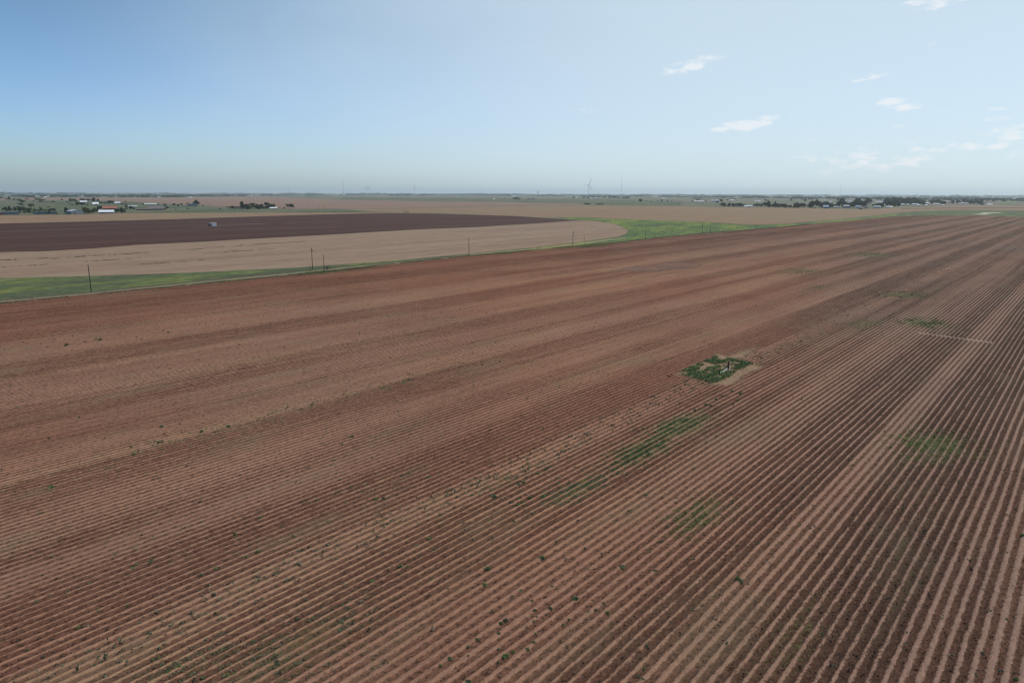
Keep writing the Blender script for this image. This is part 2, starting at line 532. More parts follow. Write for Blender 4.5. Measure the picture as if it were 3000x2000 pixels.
def soil_mat():
    m, nt, b = new_mat('soil')
    def attr(n):
        a = nt.nodes.new('ShaderNodeAttribute'); a.attribute_name = n; return a.outputs['Fac']
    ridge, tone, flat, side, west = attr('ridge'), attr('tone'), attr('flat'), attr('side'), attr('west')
    rot = mapping(nt, (1, 1, 1), AZ)                        # x across, y along the rows
    st = mapping(nt, (1.0, 0.45, 1.0), AZ)
    # large drifts of colour, drawn out along the rows
    big = mth(nt, 'MULTIPLY_ADD', noise(nt, 0.045, 4, 0.6, mapping(nt, (1.0, 0.12, 1.0), AZ)), 1.9, -0.45, clamp=True)
    wide = noise(nt, 0.006, 3, 0.6, rot)
    spk = noise(nt, 5.5, 5, 0.72, st)
    spk2 = noise(nt, 1.9, 4, 0.7, st)
    vor = nt.nodes.new('ShaderNodeTexVoronoi'); vor.inputs['Scale'].default_value = 4.2
    vor.inputs['Randomness'].default_value = 1.0
    nt.links.new(st, vor.inputs['Vector'])
    # dry crust on the ridge tops, darker broken soil between
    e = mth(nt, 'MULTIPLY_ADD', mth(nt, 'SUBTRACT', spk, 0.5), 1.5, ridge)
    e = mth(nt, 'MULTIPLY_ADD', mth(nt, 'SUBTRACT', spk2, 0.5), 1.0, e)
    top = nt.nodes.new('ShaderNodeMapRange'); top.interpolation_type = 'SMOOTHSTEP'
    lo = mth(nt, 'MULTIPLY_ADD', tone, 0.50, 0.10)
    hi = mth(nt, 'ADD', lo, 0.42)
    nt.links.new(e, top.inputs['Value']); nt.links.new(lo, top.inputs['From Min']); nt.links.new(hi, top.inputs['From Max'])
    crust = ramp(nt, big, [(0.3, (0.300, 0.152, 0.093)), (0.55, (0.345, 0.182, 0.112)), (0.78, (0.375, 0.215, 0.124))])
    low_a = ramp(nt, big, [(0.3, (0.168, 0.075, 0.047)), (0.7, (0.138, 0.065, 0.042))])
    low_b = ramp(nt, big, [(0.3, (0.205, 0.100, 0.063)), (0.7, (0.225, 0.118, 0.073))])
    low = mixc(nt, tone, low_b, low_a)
    crust = mixc(nt, side, crust, (0.295, 0.188, 0.138))  # ridge crust greyed by the same painted shade and haze
    low = mixc(nt, mth(nt, 'MULTIPLY', side, mth(nt, 'MULTIPLY_ADD', tone, 0.6, 0.4)), low, (0.074, 0.043, 0.030))  # furrow self-shadow painted in as darker soil
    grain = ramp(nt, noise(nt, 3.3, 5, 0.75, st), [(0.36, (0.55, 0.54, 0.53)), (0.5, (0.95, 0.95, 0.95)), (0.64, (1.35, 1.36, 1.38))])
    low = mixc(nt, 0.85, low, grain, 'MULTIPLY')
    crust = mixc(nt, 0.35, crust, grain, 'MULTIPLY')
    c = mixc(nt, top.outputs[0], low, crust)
    # clods and stubble: small dark specks, mostly in the furrows
    sp = nt.nodes.new('ShaderNodeMapRange'); sp.inputs['From Min'].default_value = 0.55; sp.inputs['From Max'].default_value = 0.61
    nt.links.new(noise(nt, 2.9, 3, 0.62, mapping(nt, (1.0, 0.62, 1.0), AZ + .35)), sp.inputs['Value'])
    gate = mth(nt, 'MULTIPLY_ADD', ridge, -1.0, 1.0)
    spm = mth(nt, 'MULTIPLY', sp.outputs[0], gate, clamp=True)
    c = mixc(nt, mth(nt, 'MULTIPLY', spm, 0.8), c, (0.040, 0.028, 0.020))
    # pale flecks
    sf = nt.nodes.new('ShaderNodeMapRange'); sf.inputs['From Min'].default_value = 0.60; sf.inputs['From Max'].default_value = 0.68
    nt.links.new(noise(nt, 6.1, 5, 0.8, rot), sf.inputs['Value'])
    c = mixc(nt, mth(nt, 'MULTIPLY', sf.outputs[0], 0.35), c, (0.42, 0.29, 0.21))
    # redder to the left of the rows, greyer to the right
    tint = ramp(nt, wide, [(0.35, (1.06, 0.97, 0.92)), (0.65, (0.96, 1.0, 1.03))])
    c = mixc(nt, 1.0, c, tint, 'MULTIPLY')
    c = mixc(nt, mth(nt, 'MULTIPLY', west, 0.9), c, mixc(nt, 1.0, c, (0.74, 0.66, 0.66), 'MULTIPLY'))
    pt = mth(nt, 'MULTIPLY_ADD', noise(nt, 0.035, 6, 0.68, mapping(nt, (1.0, 0.7, 1.0), 0.4)), 2.2, -0.6, clamp=True)
    c = mixc(nt, 1.0, c, ramp(nt, pt, [(0.0, (0.86, 0.85, 0.85)), (0.5, (1.0, 1.0, 1.0)), (1.0, (1.10, 1.11, 1.12))]), 'MULTIPLY')
    dry = ramp(nt, noise(nt, 0.9, 4, .65, rot), [(0.35, (0.27, 0.165, 0.10)), (0.65, (0.36, 0.25, 0.15))])
    c = mixc(nt, mth(nt, 'MULTIPLY', flat, 0.9), c, dry)
    # moss-grey weed film in drifts
    wf = nt.nodes.new('ShaderNodeMapRange'); wf.inputs['From Min'].default_value = 0.52; wf.inputs['From Max'].default_value = 0.66
    nt.links.new(noise(nt, 0.11, 6, 0.66, mapping(nt, (1.0, 0.3, 1.0), AZ)), wf.inputs['Value'])
    c = mixc(nt, mth(nt, 'MULTIPLY', wf.outputs[0], 0.28), c, (0.185, 0.15, 0.085))
    gr = attr('green')
    gm = nt.nodes.new('ShaderNodeMapRange'); gm.inputs['From Min'].default_value = 0.60; gm.inputs['From Max'].default_value = 1.0
    nt.links.new(mth(nt, 'ADD', gr, noise(nt, 3.0, 5, 0.75, st)), gm.inputs['Value'])
    gcol = ramp(nt, noise(nt, 1.2, 3, .6, rot), [(0.4, (0.062, 0.080, 0.034)), (0.6, (0.125, 0.145, 0.050))])
    c = mixc(nt, mth(nt, 'MULTIPLY', mth(nt, 'MULTIPLY', gm.outputs[0], 0.8), mth(nt, 'MULTIPLY_ADD', ridge, -0.55, 1.0)), c, gcol)
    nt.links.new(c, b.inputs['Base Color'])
    h = mth(nt, 'ADD', spk, mth(nt, 'MULTIPLY', vor.outputs['Distance'], 0.5))
    h = mth(nt, 'ADD', h, mth(nt, 'MULTIPLY', spk2, 1.2))
    bump(nt, b, h, 0.9, 0.11)
    b.inputs['Specular IOR Level'].default_value = 0.05
    b.inputs['Roughness'].default_value = 1.0
    return m


M = {}
M['soil'] = soil_mat()
M['clod'] = plain_mat('clod', [(0.2, (0.05, 0.032, 0.022)), (0.8, (0.095, 0.058, 0.040))], .8, fine=.3, fine_scale=4)
M['plain'] = plain_mat('plain', [(0.30, (0.115, 0.125, 0.062)), (0.45, (0.15, 0.155, 0.085)), (0.55, (0.20, 0.17, 0.105)), (0.68, (0.24, 0.16, 0.115)), (0.8, (0.12, 0.13, 0.07))],
                       0.0016, (1, 0.6, 1), 0.3, fine=.35, fine_scale=.02, detail=6)
M['dark'] = plain_mat('dark_soil', [(0.2, (0.064, 0.027, 0.016)), (0.55, (0.078, 0.033, 0.019)), (0.85, (0.106, 0.050, 0.030))], 0.03, (1, .08, 1), AZ + .1, fine=.22, fine_scale=.4, rows=.14, row_scale=.12)
M['stubble'] = plain_mat('stubble', [(0.2, (0.270, 0.170, 0.108)), (0.5, (0.315, 0.205, 0.132)), (0.8, (0.325, 0.232, 0.148))], 0.05, (1, .06, 1), AZ + .0, fine=.26, fine_scale=.8, rows=.13, row_scale=.35)
M['pasture'] = plain_mat('pasture', [(0.28, (0.075, 0.098, 0.042)), (0.45, (0.112, 0.128, 0.058)), (0.6, (0.155, 0.158, 0.078)), (0.75, (0.20, 0.165, 0.10))], 0.012, (1, .35, 1), 0.9, fine=.4, fine_scale=.09)
M['verge'] = plain_mat('verge_grass', [(0.1, (0.080, 0.094, 0.045)), (0.4, (0.108, 0.126, 0.056)), (0.6, (0.132, 0.160, 0.050)), (0.78, (0.190, 0.205, 0.054)), (0.95, (0.185, 0.155, 0.090))], 0.06, (1, .3, 1), AZ, fine=.5, fine_scale=.45)
M['bright'] = plain_mat('bright_grass', [(0.08, (0.080, 0.110, 0.045)), (0.4, (0.112, 0.160, 0.046)), (0.6, (0.175, 0.220, 0.046)), (0.78, (0.245, 0.270, 0.050)), (0.95, (0.16, 0.150, 0.08))], 0.03, (1, .22, 1), AZ - .35, fine=.5, fine_scale=.3)
M['red'] = plain_mat('red_fallow', [(0.2, (0.250, 0.145, 0.100)), (0.55, (0.280, 0.170, 0.113)), (0.85, (0.27, 0.195, 0.125))], 0.008, (.25, 1, 1), 0.1, fine=.18, fine_scale=.05)
M['tan'] = plain_mat('tan_fallow', [(0.2, (0.275, 0.160, 0.092)), (0.5, (0.282, 0.184, 0.102)), (0.8, (0.252, 0.186, 0.102))], 0.012, (.3, 1, 1), 0.25, fine=.2, fine_scale=.08)
M['track'] = plain_mat('pale_track', [(0.2, (0.20, 0.165, 0.10)), (0.55, (0.27, 0.21, 0.13)), (0.8, (0.14, 0.14, 0.07))], 0.12, (1, .2, 1), AZ, fine=.3, fine_scale=1.2)
M['pink'] = plain_mat('pink_fallow', [(0.3, (0.26, 0.165, 0.13)), (0.7, (0.29, 0.20, 0.16))], 0.005, (.25, 1, 1), 0.1, fine=.15, fine_scale=.04)
M['caliche'] = plain_mat('caliche', [(0.3, (0.40, 0.33, 0.25)), (0.7, (0.52, 0.44, 0.34))], 0.08, fine=.2)
M['plug'] = plain_mat('dam_soil', [(0.3, (0.50, 0.38, 0.29)), (0.7, (0.60, 0.47, 0.37))], 0.8, fine=.3, fine_scale=3)
M['lift'] = plain_mat('lifted_soil', [(0.3, (0.20, 0.112, 0.078)), (0.7, (0.25, 0.145, 0.10))], 0.5, fine=.3, fine_scale=2)
M['trackpale'] = plain_mat('pale_soil', [(0.3, (0.35, 0.235, 0.155)), (0.7, (0.40, 0.28, 0.19))], 0.2, fine=.25, fine_scale=1)
M['turned'] = plain_mat('turned_earth', [(0.3, (0.145, 0.078, 0.052)), (0.7, (0.195, 0.108, 0.072))], 0.3, (1, .3, 1), AZ, fine=.3, fine_scale=1)
M['cut'] = plain_mat('cut_soil', [(0.3, (0.105, 0.060, 0.045)), (0.7, (0.15, 0.088, 0.064))], 0.5, fine=.4, fine_scale=2)
M['leaf'] = leaf_mat('crown_leaves', (0.020, 0.036, 0.016), (0.060, 0.085, 0.032), 3.5)
M['leaf_pale'] = leaf_mat('pale_crown_leaves', (0.035, 0.055, 0.026), (0.095, 0.120, 0.055), 3.5)
M['leaf_dry'] = leaf_mat('dry_crown_twigs', (0.055, 0.045, 0.028), (0.11, 0.085, 0.05), 3.5)
M['bark'] = flat_mat('bark', (0.085, 0.065, 0.048), .9, .3)
M['weed'] = leaf_mat('weed_leaves', (0.085, 0.125, 0.050), (0.185, 0.250, 0.095), 2.5)
M['weed_dark'] = leaf_mat('dark_weed_leaves', (0.090, 0.110, 0.062), (0.190, 0.220, 0.125), 2.5)
M['weed_khaki'] = leaf_mat('dry_edge_grass', (0.075, 0.082, 0.042), (0.17, 0.155, 0.085), 2.5)
M['weed_lime'] = leaf_mat('lime_weed_leaves', (0.120, 0.155, 0.045), (0.26, 0.290, 0.095), 2.5)
M['wood'] = flat_mat('creosoted_wood', (0.075, 0.048, 0.036), .85, .35, 3)
M['steel'] = flat_mat('galvanised_steel', (0.42, 0.43, 0.44), .45, .15, 1.0, .4)
M['rust'] = flat_mat('rusted_steel', (0.045, 0.032, 0.028), .8, .3, 6)
M['turbine'] = flat_mat('turbine_paint', (0.74, 0.76, 0.78), .5, .05, .5)
M['white'] = flat_mat('white_paint', (0.80, 0.80, 0.79), .5, .05, .5)
M['pvc'] = flat_mat('white_pipe', (0.74, 0.74, 0.72), .4, .05, 2)
M['cable'] = flat_mat('cable', (0.05, 0.05, 0.05), .6, .1)
M['grey'] = flat_mat('grey_sheet', (0.20, 0.23, 0.26), .6, .12, .4)
M['pump'] = flat_mat('pale_sheet', (0.40, 0.45, 0.52), .5, .1, .6)
M['bluewall'] = flat_mat('blue_grey_sheet', (0.13, 0.16, 0.20), .6, .15, .4)
M['brick'] = flat_mat('brown_wall', (0.16, 0.095, 0.075), .9, .2, .5)
M['cream'] = flat_mat('cream_wall', (0.42, 0.39, 0.34), .9, .1, .5)
M['shade'] = flat_mat('painted_shade', (0.065, 0.06, 0.058), .9, .2, .5)
M['redroof'] = flat_mat('red_roof', (0.38, 0.135, 0.10), .8, .12, .4)
M['mauve'] = flat_mat('mauve_shingle', (0.19, 0.155, 0.16), .9, .12, .5)
M['brownroof'] = flat_mat('brown_shingle', (0.15, 0.115, 0.10), .9, .15, .5)
M['whiteroof'] = flat_mat('white_metal_roof', (0.82, 0.83, 0.84), .45, .04, .3)
M['paleroof'] = flat_mat('pale_metal_roof', (0.52, 0.53, 0.53), .5, .08, .3)
M['glass'] = flat_mat('dark_glass', (0.03, 0.035, 0.04), .2, .1)
M['door'] = flat_mat('door_paint', (0.12, 0.11, 0.10), .6, .1)
M['carwhite'] = flat_mat('pale_car_paint', (0.62, 0.63, 0.62), .35, .05)
M['cardark'] = flat_mat('dark_car_paint', (0.035, 0.04, 0.05), .35, .1)
M['tyre'] = flat_mat('tyre', (0.02, 0.02, 0.02), .9, .1)

# ------------------------------------------------------------------ ground sheets
def ground():
    mb = MB()
    L = 45000.0
    mb.poly([(-L, -L, -0.14), (L, -L, -0.14), (L, L, -0.14), (-L, L, -0.14)])
    tag(mb.build('ground', M['plain']), kind='structure')


def rough_line(pts, jit, step, seed):
    """subdivide a closed outline of photo points in ground space and make it wander"""
    g = [at(x, y) for x, y in pts]
    out = []
    rr = random.Random(seed)
    n = len(g)
    for i in range(n):
        a, b = g[i], g[(i + 1) % n]
        L = (b - a).length
        k = max(1, min(60, int(L / step)))
        nn = Vector((-(b - a).y, (b - a).x, 0))
        if nn.length > 0: nn.normalize()
        for j in range(k):
            t = j / k
            p = a.lerp(b, t)
            dd = p.length
            s = jit * (rr.random() - .5) * 2 * min(1.0, 0.25 + dd / 1500.0)
            out.append(p + nn * s if j else p)
    return out


def sheet(name, mat, pts, z, jit=1.0, step=14.0, seed=1):
    from mathutils.geometry import tessellate_polygon
    o = rough_line(pts, jit, step, seed)
    tris = tessellate_polygon([o])
    me = bpy.data.meshes.new(name)
    me.from_pydata([(p.x, p.y, z) for p in o], [], [tuple(t) for t in tris])
    # all faces up
    me.update()
    me.materials.append(mat)
    ob = link(name, me)
    bm_flip = [p for p in me.polygons if p.normal.z < 0]
    if len(bm_flip) > len(me.polygons) / 2: me.flip_normals()
    tag(ob, kind='structure')
    return ob


def sheets():
    E = EDGE_PX
    # pivot circle: stubble and dark sector
    circ = [(1690, 645), (1740, 646.5), (1785, 652), (1815, 661), (1834, 671), (1840, 677), (1834, 684), (1815, 692), (1780, 697.5), (1745, 702)]
    stub = [(-300, 745), (0, 741), (150, 737), (270, 730), (400, 719), (600, 709), (800, 697), (1000, 686), (1200, 672.5), (1400, 664), (1560, 654.5), (1690, 645)] + circ[1:] + \
           [(1680, 711), (1550, 726), (1375, 742), (1290, 751), (1200, 759), (1050, 771), (900, 782), (750, 790), (600, 797.5), (450, 803.5), (300, 808.5), (150, 812), (0, 815), (-300, 822)]
    sheet('stubble_field', M['stubble'], stub, 0.02, 0.5, 20, 1)
    dark = [(-300, 672), (0, 660), (250, 653), (500, 645), (750, 635.5), (1000, 627), (1120, 624), (1250, 624.3), (1375, 627.5), (1500, 632), (1600, 638), (1700, 645.3),
            (1690, 645.6), (1560, 653), (1400, 663), (1200, 671.5), (1000, 685), (800, 696), (600, 708), (400, 718), (270, 729), (150, 736), (0, 740), (-300, 744)]
    sheet('dark_field', M['dark'], dark, 0.05, 1.0, 30, 2)
    # strip of stubble behind the dark sector
    strip = [(-300, 643), (0, 636), (120, 634), (220, 632.5), (350, 627.5), (500, 626), (700, 624.5), (900, 623), (1060, 622), (1180, 621.5), (1300, 623),
             (1250, 624), (1120, 623.6), (1000, 626.6), (750, 635), (500, 644.5), (250, 652.5), (0, 659.5), (-300, 671)]
    sheet('tan_strip', M['tan'], strip, 0.03, 2.0, 40, 3)
    # verge grass left and right
    vl = [(-300, 822), (0, 814.5), (150, 811.5), (300, 808), (450, 803), (600, 797), (750, 790), (900, 782), (1050, 771), (1200, 759), (1375, 742.5),
          (1375, 750), (1200, 769), (870, 806), (600, 832), (270, 864.5), (0, 890.5), (-300, 915)]
    sheet('verge', M['verge'], vl, 0.035, 0.5, 10, 4)
    vr = [(1640, 636), (1720, 636.5), (1800, 641), (1900, 645), (2000, 649.5), (2070, 652), (2200, 660), (2300, 658), (2400, 651), (2500, 642.5), (2600, 632), (2650, 627),
          (2660, 635), (2620, 638), (2500, 649), (2250, 671), (2055, 686), (1890, 702), (1800, 712.5), (1600, 731), (1375, 751), (1375, 742.5), (1550, 727), (1680, 712), (1745, 703), (1780, 698), (1815, 692.5),
          (1834, 684.5), (1841, 677), (1835, 671), (1816, 660.5), (1786, 651.5), (1740, 645.7), (1690, 644.2)]
    sheet('verge_right', M['bright'], vr, 0.045, 0.8, 14, 5)
    end_g = [(2640, 627), (2700, 623.5), (2860, 621.5), (3000, 625), (3150, 630), (3150, 646), (3000, 641), (2860, 636.5), (2750, 635.5), (2620, 638)]
    sheet('end_verge', M['verge'], end_g, 0.08, 2.0, 20, 6)
    pad = [(2842, 633), (2870, 630.5), (2880, 627), (2930, 627.5), (2935, 629), (2905, 630), (2885, 634)]
    sheet('caliche_pad', M['caliche'], pad, 0.14, 1.0, 15, 7)
    # pale track and its dark rut along the field
    tr = [(-300, 908), (0, 882), (250, 859.5), (600, 824), (900, 795.5), (1200, 765), (1375, 747), (1375, 748.7), (1200, 767.3), (900, 800), (600, 828), (250, 863), (0, 887.5), (-300, 913)]
    sheet('track', M['track'], tr, 0.075, 0.35, 6, 8)
    rut = [(-300, 904), (0, 880.3), (250, 857), (600, 820.5), (900, 790.5), (1200, 762.3), (1375, 745.6), (1375, 746.3), (1200, 763.3), (900, 792), (600, 822.2), (250, 858.6), (0, 881.8), (-300, 906)]
    sheet('rut', M['cut'], rut, 0.10, 0.35, 5, 9)
    tr2 = [(1375, 744), (1465, 737), (1550, 730), (1680, 715), (1760, 704), (1835, 695), (1835, 697), (1760, 706.5), (1680, 717.5), (1550, 731.5), (1465, 738.6), (1375, 746)]
    sheet('headland_track', M['trackpale'], tr2, 0.08, 0.5, 8, 10)
    tk3 = [(1150, 709), (1300, 718), (1400, 726), (1460, 733), (1455, 734), (1400, 727.3), (1300, 719.5), (1150, 710)]
    sheet('field_track', M['trackpale'], tk3, 0.06, 0.4, 12, 11)
    arcs = [(0, 700, 1000, 664), (0, 682, 1000, 650)]
    for k_, (xa, ya, xb, yb) in enumerate(arcs):
        up = [(xa + (xb - xa) * t, ya + (yb - ya) * t - 3.0 * math.sin(math.pi * t)) for t in (0, .2, .4, .6, .8, 1)]
        sheet('wheel_track', M['turned'], up + [(x, y + .8) for x, y in up[::-1]], 0.09 + .01 * k_, 0.4, 15, 40 + k_)
    # tracks in the dark sector
    sheet('dirt_track', M['cut'], [(550, 668), (600, 665.5), (640, 662), (760, 656.5), (860, 652), (860, 652.8), (760, 658), (650, 663.5), (600, 667), (550, 669)], 0.10, 0.6, 12, 12)
    # belts of country beyond
    red = [(-400, 600), (140, 584.5), (320, 583), (500, 581.5), (800, 578), (1000, 585.5), (1250, 588.5), (1500, 592), (1700, 597), (1720, 600), (1500, 600), (1250, 606), (1150, 611), (1000, 612), (820, 612.5), (640, 606), (520, 601), (420, 596), (320, 592), (150, 591)]
    sheet('red_field', M['red'], red, 0.0, 6, 120, 20)
    tan = [(1000, 613.5), (1150, 612), (1250, 607), (1500, 602), (1720, 601.5), (2000, 604), (2100, 607.5), (2350, 611), (2520, 616.5), (2640, 612), (2800, 608), (3000, 608.5), (3300, 612), (3300, 634), (3000, 622.5), (2860, 619),
           (2700, 622), (2640, 626), (2560, 634), (2500, 641), (2400, 650), (2300, 657), (2200, 659.5), (2070, 651.5), (2000, 649), (1900, 644.5), (1800, 640.5), (1720, 636), (1640, 635.5), (1600, 637), (1500, 631.5), (1375, 627), (1300, 623), (1180, 620.8), (1100, 620)]
    sheet('tan_field', M['tan'], tan, 0.01, 3, 60, 21)
    sheet('dark_line_field', M['dark'], [(2640, 614.8), (2800, 613.8), (3000, 613.5), (3000, 614.8), (2800, 615.2), (2640, 615.9)], 0.10, 1, 30, 22)
    pas = [(-400, 612), (0, 596), (150, 592.5), (320, 594), (420, 598), (520, 603), (640, 608), (820, 614), (1000, 614.5), (1100, 620.5), (1180, 621), (1060, 621.4), (900, 622.4), (700, 624), (500, 625.4), (350, 627), (220, 632), (120, 633.5), (0, 635.5), (-400, 646)]
    sheet('pasture', M['pasture'], pas, 0.02, 3, 60, 23)
    sheet('pink_field', M['pink'], [(1850, 578), (2100, 577.5), (2400, 583.5), (2560, 588), (2560, 586), (2400, 580.5), (2200, 577.8), (1950, 575.5)][::-1], 0.02, 10, 300, 24)
    sheet('lime_field', M['bright'], [(2930, 598), (2990, 598.5), (2975, 602), (2925, 604.5)], 0.12, 3, 60, 25)
    sheet('grey_green_field', M['pasture'], [(1000, 577), (1500, 580.5), (2000, 589), (2000, 600), (1700, 596), (1500, 590.5), (1250, 586), (1000, 583)], 0.03, 8, 150, 26)


# ------------------------------------------------------------------ small marks in the field
def soil_marks():
    # cross-ploughed patch
    for (x0, x1, yc, hh, n, seed) in ((1820, 1870, 789, 5.5, 11, 1), (1893, 1935, 788, 5, 10, 2), (1935, 2040, 777, 4.5, 24, 3)):
        rr = random.Random(seed)
        a0, a1 = at(x0, yc), at(x1, yc + (2 if seed < 3 else 3))
        vec = []
        fc = []
        w = (at(x0, yc - hh) - at(x0, yc + hh))
        w.z = 0
        L = (a1 - a0).length
        for i in range(n):
            t = (i + .5) / n
            c = a0.lerp(a1, t)
            half = 0.34 * L / n
            dirv = (a1 - a0).normalized()
            lean = dirv * 2.2
            K = 8
            for j in range(K):
                s0, s1 = j / K - .5, (j + 1) / K - .5
                for s in (s0, s1):
                    p = c + w * s * (0.85 + .1 * rr.random()) + lean * s * 2 + dirv * (rr.random() - .5) * .1
                    env = 0.15 + 0.20 * (1 - (2 * s) ** 4)
                    vec += [tuple(p - dirv * half + Vector((0, 0, 0.12))), tuple(p + Vector((0, 0, 0.12 + env))), tuple(p + dirv * half + Vector((0, 0, 0.12)))]
                b = len(vec) - 6
                fc += [(b, b + 1, b + 4, b + 3), (b + 1, b + 2, b + 5, b + 4)]
        me = bpy.data.meshes.new('cross_furrows'); me.from_pydata(vec, [], fc); me.materials.append(M['lift']); me.update()
        tag(link('cross_furrow_soil', me), kind='structure')
    sheet('turned_soil', M['turned'], [(1815, 793), (1870, 797), (1905, 797), (1960, 791), (2025, 787), (2062, 778), (2040, 773), (1985, 768), (1940, 772), (1900, 781), (1868, 779), (1830, 784)], 0.135, 0.5, 2.0, 31)
    # soil plugs across the furrows, in a line
    mb = MB()
    a, b = at(2692, 975), at(2900, 1003)
    ua, ub = uv(a)[0], uv(b)[0]
    k0, k1 = math.floor(ua / ROW), math.floor(ub / ROW)
    for k in range(k0, k1 + 1):
        t = (k + .5 - ua / ROW) / max(1e-6, (ub - ua) / ROW)
        if t < -.02 or t > 1.02: continue
        p = a.lerp(b, t)
        v = uv(p)[1]
        uc = (k + 0.5) * ROW
        q = []
        N = 10
        for i in range(N):
            an = 2 * math.pi * i / N
            rr = 0.85 + .3 * random.random()
            q.append(P(uc + .42 * math.cos(an) * rr, v + .62 * math.sin(an) * rr, 0.03))
        base = len(mb.v)
        mb.v += [tuple(x) for x in q] + [tuple(P(uc, v, .17))]
        for i in range(N): mb.f.append((base + i, base + (i + 1) % N, base + N))
    tag(mb.build('furrow_dam_soil', M['plug']), kind='structure')


# ------------------------------------------------------------------ foliage meshes
def leaf_cloud(points, size, seed, mat, name, flat=0.5):
    r = np.random.default_rng(seed)
    n = len(points)
    a = r.normal(size=(n, 3)); a[:, 2] *= flat
    a /= np.linalg.norm(a, axis=1)[:, None]
    b = r.normal(size=(n, 3)); b[:, 2] *= flat; b -= (b * a).sum(1)[:, None] * a
    b /= np.linalg.norm(b, axis=1)[:, None]
    s = (size * (0.6 + 0.9 * r.random(n)))[:, None]
    c = np.asarray(points)
    co = np.stack([c - a * s, c + b * s * .55, c + a * s, c - b * s * .55], 1).reshape(-1, 3)
    q = np.arange(4 * n).reshape(n, 4)
    return np_mesh(name, co, q, mat)


def crown_points(seed, kind):
    r = np.random.default_rng(seed)
    pts = []
    if kind == 'round': lobes = 8; n = 620
    elif kind == 'tall': lobes = 8; n = 560
    elif kind == 'wide': lobes = 10; n = 640
    elif kind == 'bush': lobes = 6; n = 360
    else: lobes = 7; n = 260
    for i in range(lobes):
        t = i / lobes
        if kind == 'round': c = [r.normal() * .20, r.normal() * .20, .36 + .42 * r.random()]; rad = .19 + .08 * r.random()
        elif kind == 'tall': c = [r.normal() * .12, r.normal() * .12, .22 + .62 * t]; rad = .26 - .14 * t
        elif kind == 'wide': c = [(t - .45) * .75 + r.normal() * .05, r.normal() * .2, .38 + .28 * r.random()]; rad = .18 + .08 * r.random()
        elif kind == 'bush': c = [r.normal() * .24, r.normal() * .24, .24 + .3 * r.random()]; rad = .24
        else: c = [r.normal() * .2, r.normal() * .2, .35 + .45 * r.random()]; rad = .2
        k = n // lobes
        d = r.normal(size=(k, 3)); d /= np.linalg.norm(d, axis=1)[:, None]
        rr = rad * (0.45 + 0.62 * r.random(k) ** .5)
        pts.append(np.array(c) + d * rr[:, None] * [1, 1, .85])
    p = np.concatenate(pts)
    p[:, 2] = np.clip(p[:, 2], 0.03, 1.0)
    return p


def tree_proto(seed, kind, mat):
    p = crown_points(seed, kind)
    crown = leaf_cloud(p, 0.068 if kind != 'bare' else 0.03, seed, mat, 'crown', .8)
    mb = MB()
    rr = random.Random(seed)
    base = .3 if kind in ('round', 'wide', 'bare') else .2
    mb.tube((0, 0, -0.02), (0, 0, base), .035, .025, 7)
    for k in range(5):
        an = k * 1.26 + rr.random()
        e = (math.cos(an) * .2, math.sin(an) * .2, base + .25 + rr.random() * .2)
        mb.tube((0, 0, base - .02), e, .018, .006, 5)
    return crown, mb.mesh('trunk', M['bark'])


PROTO = {}


def protos():
    for k, mats in (('round', ('leaf', 'leaf_pale')), ('tall', ('leaf',)), ('wide', ('leaf', 'leaf_pale')), ('bush', ('leaf', 'leaf_pale')), ('bare', ('leaf_dry',))):
        PROTO[k] = []
        for i in range(4):
            PROTO[k].append(tree_proto(100 + i * 7 + len(k) * 31, k, M[mats[i % len(mats)]]))


TREES = []          # (x, y, w_px, h_px, kind, label, group)


def zt(x0, y0, s, lst, label, group):
    for t in lst:
        x, b, w, h = t[:4]
        kind = t[4] if len(t) > 4 else None
        TREES.append((x0 + x / s, y0 + b / s, w / s, h / s, kind, label, group))


